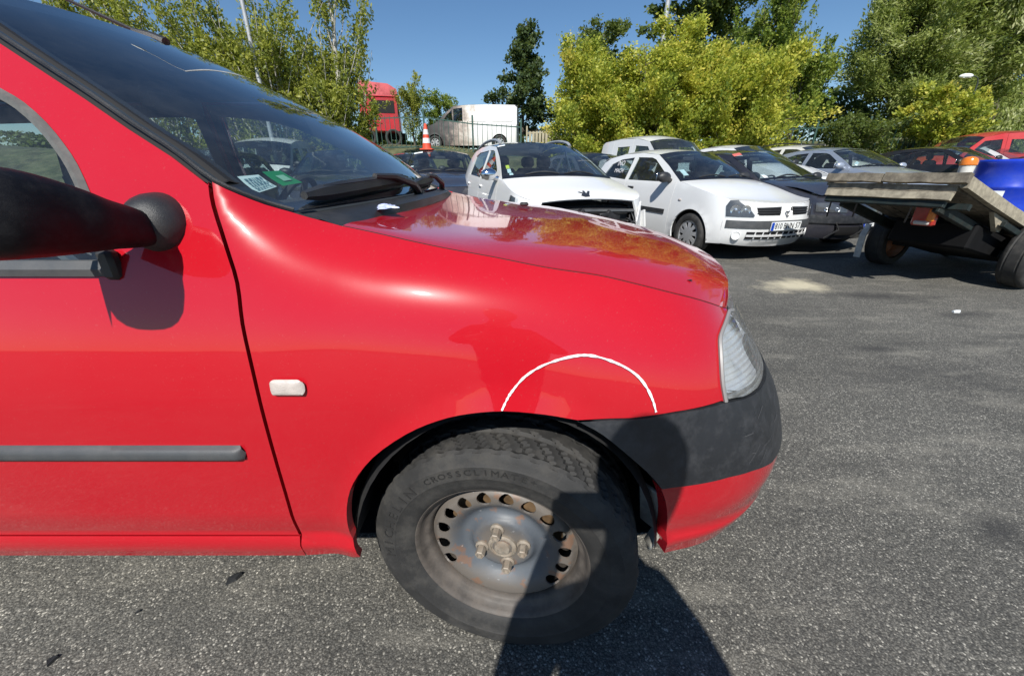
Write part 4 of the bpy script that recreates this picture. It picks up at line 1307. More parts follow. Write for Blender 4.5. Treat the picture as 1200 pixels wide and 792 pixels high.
        # mirrors, handles, rub strips
        if sp.get('mirrors', True):
            mx, mz = sp.get('mirror_at', (P[segs['screen'][0]][0]-.22, s.belt+.06))
            for sg in sp.get('mirror_sides', (1, -1)):
                b = MB(); b.ell((mx, sg*(s.w(mx, mz)+.13), mz+.02), (.065, .115, .075), 12, 8)
                b.tube([(mx+.01, sg*(s.w(mx, mz)-.01), mz-.035), (mx+.01, sg*(s.w(mx, mz)+.10), mz-.01)], [.035, .03], 8)
                o = s.part("door_mirror", b.build("door_mirror", None, mesh_only=True, smooth=60), sp.get('mirmat', M_PLAST))
                g_ = MB(); g_.box((mx-.058, sg*(s.w(mx, mz)+.135), mz+.02), (.012, .17, .11), bev=.004)
                s.part("mirror_glass", g_.build("mirror_glass", None, mesh_only=True), M_CHROME, parent=o)
        for hx in sp.get('handles', []):
            for sg in (1, -1):
                b = MB(); b.box((hx, sg*(s.w(hx, s.belt-.10)+.006), s.belt-.10), (.17, .03, .035), bev=.012)
                s.part("door_handle", b.build("door_handle", None, mesh_only=True), sp.get('hmat', M_PLAST))
        for (x0, x1, z0, z1) in sp.get('strips', []):
            s.spair("rub_strip", [(x0, z0), (x1, z0), (x1, z1), (x0, z1)], M_PLAST, off=.012, depth=.014)
        return s

def plate(c, y0, z0, w, h, text, dirty=None):
    """number plate on the front: white board, blue band, black characters"""
    p = Vector(c.nose(c.ay(y0, z0), z0)); x = p.x+.012
    b = MB(); b.box((x, y0, z0), (.014, w, h), bev=.003)
    o = c.part("number_plate", b.build("number_plate", None, mesh_only=True), M_WHITE)
    bl = MB(); sgn = -1
    bl.box((x+.0078, y0-w/2+.022, z0), (.003, .042, h*.94))
    c.part("blue_band", bl.build("blue_band", None, mesh_only=True), simple("plate_blue", (0.01, 0.06, 0.42), 0.4), parent=o)
    me = text_mesh(text, h*.98, .0012, spacing=1.0)
    xs = [v.co.x for v in me.vertices]; wd = max(xs)-min(xs); k = (w-.075)/wd; cx = (max(xs)+min(xs))/2
    for v in me.vertices:
        # seen from the front, the car's own +y is on the viewer's right
        v.co = (x+.0085+v.co.z, y0+.020+(v.co.x-cx)*k, z0+v.co.y)
    c.part("plate_characters", me, M_DARKTXT, parent=o)
    return o

def lamp(c, pts, mirror=True, bowl=True, lensmat=None):
    """headlamp: dark-edged bowl with two round reflectors under a clear lens"""
    outs = c.front("headlight", pts, simple("lamp_back_shell", (0.05, 0.052, 0.056), 0.4, vary=.3, scale=30), off=.003, depth=.0, mirror=mirror, ds=.05)
    outs = outs if mirror else (outs,)
    for k, o in enumerate(outs):
        q = pts if k == 0 else [(pi-a, z) for a, z in pts]
        a0 = min(p[0] for p in q); a1 = max(p[0] for p in q); z0 = min(p[1] for p in q); z1 = max(p[1] for p in q)
        b = MB()
        for f_ in (.34, .68):
            a = lerp(a0, a1, f_ if k == 0 else 1-f_); zz = lerp(z0, z1, .42)
            p = Vector(c.nose(a, zz)); p2 = Vector(c.nose(a+.02, zz)); p1 = Vector(c.nose(a-.02, zz))
            t = (p2-p1).normalized(); n = Vector((t.y, -t.x, 0)); n = n if n.x > 0 or True else n
            if n.dot(p-Vector((c.xc-.8, 0, zz))) < 0: n = -n
            M_ = Matrix.Translation(p+n*.010) @ n.to_track_quat('Z', 'Y').to_matrix().to_4x4()
            R_ = min((z1-z0)*.30, .075)
            b.lathe([(R_, .0), (R_*.97, -.001), (R_*.7, -.004), (R_*.35, -.007), (R_*.3, .001), (.001, .006)], 18, M_)
        c.part("reflector", b.build("reflector", None, mesh_only=True), M_REFL, parent=o)
        me = panel_mesh("lamp_lens", q, c.nose, .06, (c.xc-.8, 0, .5), depth=.014, off=.019)
        c.part("lamp_lens", me, lensmat or M_LENS, parent=o)
    return outs

def screen_point(c, s, t, off):
    i0, i1 = c.sp['segs']['screen']; a, b = c.sh[i0], c.sh[i1]
    x, z, bx, bz = (lerp(a[k], b[k], s) for k in range(4))
    return Vector((x+bx*(1-t*t)+off*.6, c.w(x, z)*t, z+bz*(1-abs(t)**2.2)+off))
def sticker_on(c, s0, s1, t0, t1, mat, name="screen_sticker", off=.004):
    b = MB(); b.grid([[screen_point(c, s, lerp(t0, t1, j/2), off) for j in range(3)] for s in (s0, (s0+s1)/2, s1)])
    return c.part(name, b.build(name, None, mesh_only=True), mat, parent=c.screen)
M_YEL = simple("yellow_sticker", (0.62, 0.72, 0.08), 0.5)
M_PALE = simple("pale_blue_sticker", (0.62, 0.78, 0.82), 0.5)

P_WHITE = paint("white_paint", (0.74, 0.75, 0.75), rough=.5, coat_rough=.06, dust=.18)
P_WHITE2 = paint("pearl_white_paint", (0.78, 0.78, 0.77), rough=.45, coat_rough=.04, dust=.10)
P_DARK = paint("dark_blue_paint", (0.010, 0.013, 0.026), rough=.4, coat_rough=.05, dust=.10)
P_BLACK = paint("black_paint", (0.006, 0.007, 0.010), rough=.4, coat_rough=.04, dust=.06)
P_SILVER = paint("silver_blue_paint", (0.40, 0.45, 0.54), rough=.35, metal=.45, coat_rough=.05, dust=.15)
P_GREY = paint("grey_paint", (0.10, 0.105, 0.115), rough=.4, metal=.3, dust=.15)
P_RED = paint("faded_red_paint", (0.50, 0.025, 0.025), rough=.5, coat_rough=.1, dust=.12)
P_CREAM = paint("cream_white_paint", (0.70, 0.69, 0.64), rough=.5, dust=.15)

def hatch(Wd=1.64, L=3.81, H=1.41, wb=2.472, fo=.79, r=.283, belt=.93, pt=P_WHITE, hood=.78, **k):
    b = belt
    sh = [(fo-.30, hood, 0, .03), (fo-.60, hood+.075, .02, .05), (-.10, b-.02, .05, .05), (-.40, b+.03, .13, .035),
          (-.80, b+.235, .09, .05), (-1.16, b+.395, .03, .06), (-1.6, b+.43, 0, .065), (-2.1, b+.42, 0, .065), (-2.55, b+.36, 0, .06), (-2.75, b+.28, -.03, .05), (-(L-fo)+.06, b+.0, -.08, .0)]
    zt = b+.37
    w1 = [(-.62, b+.012), (-.80, b+.13), (-1.18, b+.325), (-1.30, b+.355), (-1.68, b+.365), (-1.72, b+.012)]
    w2 = [(-1.80, b+.012), (-1.79, b+.362), (-2.15, b+.335), (-2.42, b+.255), (-2.56, b+.09), (-2.56, b+.05)]
    d = dict(W=Wd, L=L, H=H, wb=wb, fo=fo, r=r, belt=b, sh=sh, paint=pt, zn=hood-.03, windows=[w1, w2], doors=[-.46, -1.755],
             segs=dict(bonnet=(0, 3), screen=(3, 5), roof=(5, 9), back=(9, 10)), xf=[(.2, fo-.10), (.3, fo-.03), (.45, fo), (.55, fo-.01), (.65, fo-.03), (.8, fo-.08), (1., fo-.2)])
    d.update(k); return d

def bumper_face(c, zn, z0=.20, mat=None, split=None):
    """painted lower front end from flank to flank"""
    zs_ = c.shz(c.xc)
    def top(a):
        q = sin(a)**2
        return lerp(zs_, zn, q)
    A = [k*pi/16 for k in range(17)]
    a0 = c.na(c.xc+.003, .5)
    A = [a0]+[a for a in A if a0+.05 < a < pi-a0-.05]+[pi-a0]
    pts = [(a, z0+.05*abs(cos(a))**2) for a in A]+[(a, top(a)-.012) for a in A[::-1]]
    return c.front("front_bumper", pts, mat or c.mat, off=0, ds=.10, depth=.02)
# ---------------------------------------------------------------- white hatchback with number plate
c = Car("hatchback", "white hatchback with a black bumper band and the plate 810 BNN 57", (3.25, 5.86), -71.9,
        hatch(spokes=9, ds=.07, handles=[-1.55], strips=[(-.56, -1.70, .50, .565)], glass=M_GLASS), group=CARS).build()
bumper_face(c, .74)
lampo = [(c.na(.505, .60), .575), (c.na(.475, .70), .70), (c.na(.495, .75), .765), (c.na(.56, .76), .775), (c.ay(.60, .76), .755), (c.ay(.50, .70), .67), (c.ay(.45, .60), .60), (c.ay(.46, .60), .575)]
lamp(c, lampo)
a1 = c.ay(.44, .6)
c.front("grille", [(c.ay(.43, .66), .69), (c.ay(.40, .6), .60), (c.ay(.11, .6), .60), (c.ay(.09, .7), .70)], M_BLACK, off=.003, ds=.05, mirror=True)
for zz in (.625, .655, .683):
    c.front("grille_slat", [(c.ay(.42, zz), zz-.006), (c.ay(.42, zz), zz+.006), (c.ay(.11, zz), zz+.006), (c.ay(.11, zz), zz-.006)], M_PLAST, off=.012, ds=.08, mirror=True)
nb_ = MB(); p = c.nose(pi/2, .65)
dm_ = [(-.048, 0), (0, .075), (.048, 0), (0, -.075)]
nb_.add([(p[0]+.034, y, .655+z) for y, z in dm_]+[(p[0]+.034, y*.5, .655+z*.55) for y, z in dm_]+[(p[0]+.044, y*.75, .655+z*.78) for y, z in dm_],
        [(0, 1, 9, 8), (1, 2, 10, 9), (2, 3, 11, 10), (3, 0, 8, 11), (8, 9, 5, 4), (9, 10, 6, 5), (10, 11, 7, 6), (11, 8, 4, 7)])
c.part("badge", nb_.build("badge", None, mesh_only=True, smooth=0), simple("badge_grey", (0.22, 0.23, 0.24), .3, metal=.7))
band = [(c.na(.53, .5), .445), (c.na(.53, .5), .535)] + [(k*pi/16, .535) for k in range(5, 12)] + [(pi-c.na(.53, .5), .535), (pi-c.na(.53, .5), .445)] + [(k*pi/16, .445) for k in range(11, 4, -1)]
c.front("bumper_band", band, M_TRIM, off=.012, ds=.08, depth=.014)
c.front("lower_grille", [(c.ay(.50, .3), .31), (c.ay(.50, .3), .40), (c.ay(-.50, .3), .40), (c.ay(-.50, .3), .31)], M_BLACK, off=.003, ds=.08)
c.front("grille_bar", [(c.ay(.50, .3), .343), (c.ay(.50, .3), .365), (c.ay(-.50, .3), .365), (c.ay(-.50, .3), .343)], P_WHITE, off=.016, ds=.1)
for yy in (-.4, -.3, -.2, -.1, 0, .1, .2, .3, .4):
    c.front("grille_post", [(c.ay(yy+.006, .3), .312), (c.ay(yy+.006, .3), .398), (c.ay(yy-.006, .3), .398), (c.ay(yy-.006, .3), .312)], P_WHITE, off=.010, ds=.1)
for sg in (1, -1):
    b = MB(); p = Vector(c.nose(c.ay(sg*.60, .35), .35)); n = Vector((1, sg*.75, 0)).normalized()
    M_ = Matrix.Translation(p+n*.004) @ n.to_track_quat('Z', 'Y').to_matrix().to_4x4()
    b.lathe([(.055, -.004), (.055, .008), (.047, .010), (.045, .003), (.0001, .001)], 20, M_)
    c.part("fog_lamp_blank", b.build("fog_lamp_blank", None, mesh_only=True), P_WHITE)
plate(c, .0, .470, .50, .105, "810 BNN 57")
sticker_on(c, .16, .36, -.86, -.76, M_PALE)
for sg in (1, -1):
    b = MB(); b.ell((-.28, sg*(c.w(-.28, .72)+.004), .72), (.035, .008, .017), 10, 6); c.part("side_indicator", b.build("side_indicator", None, mesh_only=True), M_IND)
# chalk writing on the rear side window
me = text_mesh("INO", .12, 0); me2 = text_mesh("MACH", .10, 0)
for m_, x0, z0 in ((me, -2.12, 1.20), (me2, -2.10, 1.08)):
    for v in m_.vertices:
        x = x0+v.co.x; z = z0+v.co.y; v.co = (x, -(c.w(x, z)+.004), z)
    c.part("window_writing", m_, simple("white_marker", (.8, .78, .8), .6))

# ---------------------------------------------------------------- white crossover with its front torn off
k = 1.0
b_ = .985
shx = [(.66, .805, 0, .03), (.40, .875, .03, .035), (.05, .945, .05, .045), (-.28, b_+.03, .14, .04), (-.75, b_+.27, .09, .05), (-1.20, b_+.44, .03, .06),
       (-1.7, b_+.475, 0, .06), (-2.2, b_+.46, 0, .06), (-2.65, b_+.40, 0, .055), (-2.9, b_+.31, -.03, .05), (-3.27, b_+.0, -.07, 0)]
W1 = [(-.52, b_+.012), (-.72, b_+.15), (-1.18, b_+.375), (-1.30, b_+.395), (-1.52, b_+.40), (-1.55, b_+.012)]
W2 = [(-1.60, b_+.012), (-1.58, b_+.40), (-2.2, b_+.38), (-2.42, b_+.33), (-2.5, b_+.04)]
c = Car("crossover", "white crossover with a smashed open nose, dark roof and silver roof rails", (.70, 5.35), -73.5,
        dict(W=1.74, L=4.16, H=1.5, wb=2.54, fo=.83, r=.325, belt=b_, sh=shx, xc=.66, zn=.78, paint=P_WHITE2, windows=[W1, W2], doors=[-.42, -1.575, -2.55], ds=.07,
             pnames=["front_fender", "door", "rear_door", "rear_quarter_panel"], segs=dict(bonnet=(0, 3), screen=(3, 5), roof=(5, 9), back=(9, 10)), roofmat=P_DARK, no_front=True,
             mirmat=M_CHROME, handles=[-1.45, -2.42], hmat=P_WHITE2, sill=.24, spokes=5, mirror_sides=(-1,)), group=CARS).build()
# bent bonnet front: crumpled leading edge lifted over the dark opening
eng = MB()
eng.box((.52, 0, .56), (.10, 1.16, .34), bev=.01)
rnd = random.Random(5)
for i in range(34):
    eng.box((.56+rnd.uniform(0, .14), rnd.uniform(-.62, .62), rnd.uniform(.36, .69)), (rnd.uniform(.03, .10), rnd.uniform(.04, .22), rnd.uniform(.02, .10)), R=Matrix.Rotation(rnd.uniform(-.7, .7), 3, 'X') @ Matrix.Rotation(rnd.uniform(-.5, .5), 3, 'Z'), bev=.006)
for i in range(10):
    y = rnd.uniform(-.6, .6); eng.tube([(.6, y, .65), (.70, y+rnd.uniform(-.1, .1), .54), (.66, y+rnd.uniform(-.2, .2), .40)], .010, 5)
o = c.part("broken_front", eng.build("broken_front", None, mesh_only=True), simple("torn_black_plastic", (.018, .018, .02), .5, vary=.5, scale=20), "exposed black wreckage where the bumper was"); o["kind"] = "stuff"
cb = MB(); cb.tube([(.63, y, .70-.02*abs(y)) for y in (-.62, -.3, 0, .3, .62)], .022, 6)
c.part("cross_member", cb.build("cross_member", None, mesh_only=True), M_TRIM)
for pts in ([(.62, .70, .72), (.70, .66, .80), (.76, .60, .58), (.72, .66, .40), (.64, .74, .42)], [(.58, .74, .66), (.66, .76, .70), (.66, .80, .50), (.60, .80, .42)]):
    b = MB(); q = [Vector(p) for p in pts]; n = len(q)
    b.add(q+[p+Vector((-.012, -.012, 0)) for p in q], [tuple(range(n)), tuple(range(2*n-1, n-1, -1))]+[(i, (i+1) % n, (i+1) % n+n, i+n) for i in range(n)])
    c.part("torn_bumper_piece", b.build("torn_bumper_piece", None, mesh_only=True, smooth=0), P_WHITE2)
for sg in (-1, 1):
    pts = [(.24, .76), (.28, .86), (.50, .815), (.68, .745), (.72, .66), (.50, .64)] if sg < 0 else [(.28, .74), (.32, .82), (.5, .79), (.60, .72)]
    f_ = c.side(sg)
    def lf(x, z, sg=sg): return (x, sg*(c.w(min(x, .6), z)-max(0, x-.35)*.32+.006), z)
    o = c.part("headlight", panel_mesh("headlight", pts, lf, .05, c.REF, depth=.03, off=.006), simple("lamp_back_shell", (0.05, 0.052, 0.056), 0.4))
    c.part("lamp_lens", panel_mesh("lamp_lens", grow(pts, .98), lf, .05, c.REF, depth=.0, off=.018), M_LENS, parent=o)
bd = MB(); p = shx[0]
# the emblem on the bonnet: a rearing animal outline in grey metal
lion = [(-.05, -.02), (-.02, .0), (-.045, .03), (-.02, .05), (.02, .045), (.03, .02), (.065, -.035), (.05, -.04), (.015, .0), (.02, -.045), (.0, -.04), (-.005, -.01), (-.03, -.03)]
bx0 = .52
def hp(x, y):
    # height of the bonnet near the emblem
    z = lerp(.805, .875, (.66-x)/.26); return z+lerp(.03, .035, (.66-x)/.26)*(1-abs(y/.72)**2.2)+.010
q = [(bx0+v*1.9, u*1.5, hp(bx0+v*1.9, u*1.5)) for u, v in lion]; n = len(q)
bd.add(q+[(x, y, z-.008) for x, y, z in q], [tuple(range(n))[::-1], tuple(range(n, 2*n))]+[((i+1) % n, i, i+n, (i+1) % n+n) for i in range(n)])
c.part("badge", bd.build("badge", None, mesh_only=True, smooth=0), simple("badge_dark", (.06, .06, .065), .35, metal=.6))
for sg in (1, -1):
    b = MB(); pts = crom([(x, sg*(c.w(x, z-.01)-.07), z+dz) for x, z, dz in ((-1.22, b_+.44, .03), (-1.34, b_+.455, .06), (-1.7, b_+.475, .075), (-2.2, b_+.46, .075), (-2.6, b_+.41, .055), (-2.70, b_+.38, .02))], 4)
    b.tube(pts, .022, 7); c.part("roof_rail", b.build("roof_rail", None, mesh_only=True), M_HUBCAP)
sticker_on(c, .26, .36, -.90, -.84, M_YEL); sticker_on(c, .14, .25, -.89, -.83, M_PALE); sticker_on(c, .05, .13, -.87, -.81, M_PALE)
sticker_on(c, .97, 1.0, -.98, -.80, M_WHITE)

# ---------------------------------------------------------------- dark old hatchback, crumpled nose, behind the trailer
c = Car("hatchback", "dark blue hatchback with a buckled bonnet, nose behind the flatbed trailer", (4.54, 6.12), -68.4,
        hatch(Wd=1.60, L=3.72, wb=2.385, fo=.72, r=.275, belt=.90, H=1.36, pt=P_DARK, hood=.76, ds=.09, spokes=6), group=CARS).build()
bumper_face(c, .73, mat=P_DARK)
lamp(c, [(c.na(.46, .58), .57), (c.na(.44, .66), .68), (c.ay(.55, .68), .685), (c.ay(.36, .6), .60), (c.ay(.36, .6), .565)])
c.front("bumper_band", [(c.na(.42, .45), .43), (c.na(.42, .45), .53), (pi/2, .53), (pi-c.na(.42, .45), .53), (pi-c.na(.42, .45), .43), (pi/2, .43)], M_BUMP, off=.02, ds=.1, depth=.02)
c.front("lower_grille", [(c.ay(.45, .3), .27), (c.ay(.45, .3), .38), (c.ay(-.45, .3), .38), (c.ay(-.45, .3), .27)], M_BLACK, off=.006, ds=.1)
b = MB()
for y in (-.5, -.1, .2): b.tube([c.nose(c.ay(y, .5), .5), Vector(c.nose(c.ay(y+.05, .35), .35))+Vector((.05, 0, 0)), Vector(c.nose(c.ay(y-.03, .25), .25))+Vector((.03, 0, -.02))], .012, 5)
c.part("hanging_trim", b.build("hanging_trim", None, mesh_only=True), M_PLAST)
plate(c, .22, .42, .48, .10, "7 84")
b = MB()
rr = []
for j in range(9):
    t = -1+j/4; rr.append([(-.1+.55*u, .70*t*(1-.12*u), .885-.10*u+.06*(1-t*t)+.045*sin(u*pi)*(1-t*t)+.014*sin(t*7+u*5)) for u in (0, .2, .4, .6, .8, 1)])
b.grid(rr); c.part("buckled_bonnet", b.build("buckled_bonnet", None, mesh_only=True, smooth=30), P_DARK)
sticker_on(c, .08, .2, -.88, -.80, M_WHITE); sticker_on(c, .93, 1.02, -.96, -.7, simple("faded_red_strip", (.5, .12, .1), .6))

# ---------------------------------------------------------------- silver hatchback
c = Car("hatchback", "silver blue hatchback parked between the two dark cars", (8.47, 9.22), -79.8,
        hatch(Wd=1.66, L=3.84, wb=2.49, fo=.80, r=.29, belt=.96, H=1.44, pt=P_SILVER, hood=.82, ds=.09, mirmat=P_SILVER, handles=[-1.55]), group=CARS).build()
bumper_face(c, .78); lamp(c, [(c.na(.48, .62), .62), (c.na(.42, .74), .80), (c.ay(.60, .74), .78), (c.ay(.46, .62), .62)])
for t in (-.86, -.80, -.74): sticker_on(c, .10+.9*(t+.86), .2+.9*(t+.86), t, t+.05, M_PALE)

# ---------------------------------------------------------------- dark three-door on the far right of the row
c = Car("hatchback", "black three-door car with long side glass behind the trailer's orange lamp", (12.95, 10.94), -72,
        hatch(Wd=1.72, L=4.0, wb=2.51, fo=.82, r=.30, belt=.95, H=1.40, pt=P_BLACK, hood=.80, ds=.10), group=CARS).build()
bumper_face(c, .76); lamp(c, [(c.na(.50, .62), .60), (c.na(.46, .72), .76), (c.ay(.58, .74), .74), (c.ay(.46, .62), .60)])
sticker_on(c, .06, .22, -.88, -.80, M_PALE)

# ---------------------------------------------------------------- the rest of the yard
def plain(name, label, pos, head, sp, cat="car", face=True):
    q = Car(name, label, pos, head, sp, group=CARS, category=cat).build()
    if face:
        zn = sp['zn']; bumper_face(q, zn)
        lamp(q, [(q.na(q.xc+.02, .62), zn-.14), (q.na(q.xc-.03, .72), zn+.01), (q.ay(.58, .72), zn-.01), (q.ay(.46, .62), zn-.14)])
    return q
def van(belt=1.12, **k):
    d = hatch(Wd=1.68, L=4.05, wb=2.70, fo=.80, r=.30, belt=belt, **k); b = belt
    d['sh'] = [(.50, .90, 0, .03), (.2, 1.0, .03, .04), (-.05, 1.06, .05, .05), (-.35, b+.03, .13, .04), (-.65, b+.28, .09, .05), (-.98, b+.55, .03, .07), (-1.5, b+.64, 0, .08), (-2.2, b+.66, 0, .08), (-3.0, b+.62, 0, .07), (-3.15, b+.55, -.02, .05), (-3.2, b-.05, -.03, 0)]
    d['windows'] = [[(-.55, b+.012), (-.75, b+.2), (-1.0, b+.44), (-1.5, b+.48), (-1.52, b+.012)], [(-1.75, b+.1), (-1.75, b+.47), (-2.3, b+.47), (-2.3, b+.1)]]
    d['doors'] = [-.42, -1.62, -2.5]; d['pnames'] = ["front_fender", "door", "side_door", "rear_quarter_panel"]; d['zn'] = .86; d['tumble'] = .80
    return d
plain("small_van", "white high-roofed van standing behind the white hatchback", (4.35, 9.9), -70, van(pt=P_WHITE, nseat=1), "van")
plain("hatchback", "grey car with chalked windows between the two white cars", (2.25, 8.35), -72, hatch(pt=P_GREY, belt=.95))
plain("small_van", "white roofed car directly behind the dark blue hatchback", (6.35, 9.6), -72, hatch(pt=P_WHITE, belt=1.08, hood=.9), "car")
c = plain("estate_car", "cream white estate with roof rails behind the silver car", (9.6, 11.9), -72, hatch(Wd=1.75, L=4.4, wb=2.7, pt=P_CREAM, belt=1.10, hood=.92), "car")
for sg in (1, -1):
    b = MB(); b.tube(crom([(-1.3, sg*.50, 1.56), (-1.4, sg*.50, 1.61), (-2.2, sg*.50, 1.63), (-2.7, sg*.5, 1.56)], 3), .018, 6); c.part("roof_rail", b.build("roof_rail", None, mesh_only=True), M_PLAST)
plain("hatchback", "white car with dark side glass beyond the black three-door", (15.6, 12.4), -74, hatch(pt=P_WHITE, belt=1.0, hood=.86))
plain("van", "faded red van with two side windows in front of the willows", (13.6, 14.0), 176, van(pt=P_RED, nseat=1), "van")
c = plain("hatchback", "dark car with a striped traffic cone standing on its roof", (-1.30, 8.0), -78, hatch(Wd=1.68, pt=P_DARK, belt=.98, hood=.86))
sticker_on(c, .30, .36, -.88, -.80, M_WHITE); sticker_on(c, .97, 1.03, -.9, -.6, M_WHITE)
cone_x, cone_y = c.root.matrix_world.to_translation()[:2]
CONECAR = c
plain("hatchback", "dark blue car seen past the windscreen edge of the red car", (-2.95, 6.9), -78, hatch(Wd=1.70, pt=P_DARK, belt=.98, hood=.86))
plain("hatchback", "blue grey car hidden behind the dark blue car by the red truck", (-2.7, 11.2), -78, hatch(pt=P_GREY, belt=1.0, hood=.86))
plain("hatchback", "black car seen through the red car's windscreen", (-5.6, 6.6), -80, hatch(Wd=1.72, pt=P_BLACK, belt=.98, hood=.86))
plain("small_van", "white van seen through the red car's windscreen", (-6.3, 10.2), -80, van(pt=P_WHITE, nseat=1), "van")
# ================================================================ flatbed trailer at the right
M_WOOD = simple("weathered_grey_plank", (0.21, 0.18, 0.135), 0.85, vary=0.45, scale=14, bump=0.6, bscale=60, dirt=(0.06, 0.05, 0.04), dirt_amt=0.75, dscale=9)
M_WOOD2 = simple("pale_bare_plank", (0.34, 0.30, 0.22), 0.85, vary=0.3, scale=20, bump=0.4, bscale=80, dirt=(0.12, 0.10, 0.08), dirt_amt=0.5, dscale=12)
M_STEELD = simple("dark_green_steel", (0.014, 0.022, 0.021), 0.6, vary=0.4, scale=12, dirt=(0.05, 0.03, 0.02), dirt_amt=0.35, dscale=14, spec=.3)
M_RUST = simple("orange_rusty_rim", (0.42, 0.17, 0.085), 0.6, vary=0.35, scale=30, dirt=(0.5, 0.45, 0.4), dirt_amt=0.4)
TX, TY = 4.96, 4.40; TH = math.atan2(.34, .94)
tz = yard_z(TX, TY)
trailer = empty("flatbed_trailer", (TX, TY, tz), TH)
tag(trailer, "wooden flatbed trailer with weathered planks and rusty wheels, tipped onto its drawbar", "trailer")
def tpart(name, b, mat, smooth=30, parent=None, label=None):
    o = link(name, b.build(name, mat, mesh_only=True, smooth=smooth), mat, parent or trailer)
    if label: o["label"] = label
    return o
TILT = radians(16.0)
DZ0 = .575     # deck height over the axle
def D(x, y, z):
    """deck frame -> trailer frame (deck tipped forwards about the axle)"""
    return Vector((x*cos(TILT)+z*sin(TILT), y, DZ0-x*sin(TILT)+z*cos(TILT)))
RD = Matrix.Rotation(TILT, 3, 'Y')
X0, X1, Y0, Y1 = -1.50, 1.35, -.48, .62
def plank(name, x0, x1, y0, y1, z0, z1, mat, parent=None, warp=0.0, seed=0):
    r_ = random.Random(seed+int(x0*1000)+int(y0*777))
    n = 6; rows = []; along_y = (y1-y0) > (x1-x0)
    for i in range(n+1):
        t = i/n; j = lambda: r_.uniform(-1, 1)*.004
        w = warp*sin(t*pi)+j()
        if along_y:
            y = lerp(y0, y1, t); q = [(x0+j(), y, z0+w), (x1+j(), y, z0+w), (x1+j(), y, z1+w), (x0+j(), y, z1+w)]
        else:
            x = lerp(x0, x1, t); q = [(x, y0+j(), z0+w), (x, y0+j(), z1+w), (x, y1+j(), z1+w), (x, y1+j(), z0+w)]
        rows.append([D(*p) for p in q])
    b = MB(); b.grid(rows, closed=True); m = len(rows)-1
    b.f += [(0, 1, 2, 3)[::-1], tuple(m*4+k for k in range(4))]; b.m += [0, 0]
    return tpart(name, b, mat, 0, parent)
for k in range(9):
    y = lerp(Y0+.05, Y1-.02, k/9); plank("plank", X0+.05, X1, y, y+(Y1-Y0-.07)/9-.008, -.03, .0, M_WOOD, warp=.003, seed=k)
plank("plank", X0-.02, X0+.035, Y0-.02, .10, .005, .085, M_WOOD, seed=20); plank("plank", X0-.02, X0+.035, .108, Y1, .003, .080, M_WOOD, warp=.004, seed=21)
plank("plank", X0+.03, X0+.06, Y0+.04, Y1-.03, -.10, -.008, M_WOOD, warp=.006, seed=22)
plank("plank", X0-.008, X0+.03, Y0+.03, Y1-.06, -.135, -.075, M_WOOD2, seed=23)
plank("side_board", X0+.04, X1, Y0-.02, Y0+.03, -.02, .075, M_WOOD2, seed=24)
plank("side_board", X0+.04, X1, Y1-.03, Y1, -.02, .07, M_WOOD, seed=25)
b = MB()
b.box(D(X0+.045, .07, -.165), (.05, Y1-Y0-.12, .055), R=RD, bev=.004)
tpart("rear_beam", b, M_STEELD)
for y in (-.33, .45):
    b = MB(); b.box(D(.0, y, -.16), (2.7, .05, .09), R=RD, bev=.006); tpart("chassis_rail", b, M_STEELD)
b = MB(); b.box(D(.4, -.50, -.10), (1.9, .035, .05), R=RD, bev=.004); b.box(D(X0+.25, -.40, -.13), (.05, .2, .05), R=RD); tpart("side_rail", b, M_STEELD)
for x in (-.72, -.05):
    b = MB(); q = [D(x, Y0+.02, -.035), D(x+.34, Y0+.02, -.035), D(x+.30, Y0+.02, -.15), D(x+.24, Y0+.02, -.16)]
    b.add(q+[p+Vector((0, .035, 0)) for p in q], [(0, 1, 2, 3), (7, 6, 5, 4), (0, 4, 5, 1), (1, 5, 6, 2), (2, 6, 7, 3), (3, 7, 4, 0)])
    tpart("support_wedge", b, M_WOOD2, 0)
b = MB(); b.box((0, 0, .30), (.09, 1.06, .09), bev=.01); b.box((-.0, .3, .47), (.10, .05, .34)); b.box((0, -.3, .47), (.10, .05, .34)); tpart("axle", b, M_STEELD)
b = MB(); b.box((-.20, -.06, .40), (1.0, .66, .24), R=rotm('Y', 12), bev=.02); tpart("dark_underside_box", b, simple("near_black_matte", (.004, .004, .0045), .8, vary=.4, spec=.2))  # near-black box added to fill the dark underside below the deck
b = MB(); b.tube([(1.2, .0, .45), (2.3, .05, .16)], .04, 8); b.tube([(1.2, .45, .45), (2.2, .06, .18)], .03, 8); b.tube([(1.2, -.4, .45), (2.2, .04, .18)], .03, 8); tpart("drawbar", b, M_STEELD)
for y, fl in ((-.585, False), (.585, True)):
    tm = tyre_low(.31, .19, 48)
    e = link("wheel", tm, M_RUBBER, trailer); e.location = (0, y, .31); e.rotation_euler = (0, .4, pi if fl else 0)
    b = MB(); b.lathe([(.208, -.085), (.214, .09), (.205, .098), (.198, .085), (.188, .06), (.18, .02), (.12, .035), (.10, .05), (.055, .05), (.05, .075), (.0001, .08)], 36, ROTW)
    me = b.build("rim", M_RUST, mesh_only=True); link("rim", me, M_RUST, e)
    for k in range(5):
        b = MB(); a = 2*pi*k/5; M_ = Matrix.Translation((.078*cos(a), 0, .078*sin(a))) @ ROTW; b.lathe([(.011, .04), (.011, .062), (.0001, .064)], 6, M_)
        link("wheel_nut", b.build("wheel_nut", M_NUT, mesh_only=True, smooth=0), M_NUT, e)
b = MB(); q = [(-.40, .63, .10), (-.40, .70, .10), (-.42, .70, .36), (-.36, .70, .50), (-.36, .64, .50), (-.42, .63, .36)]
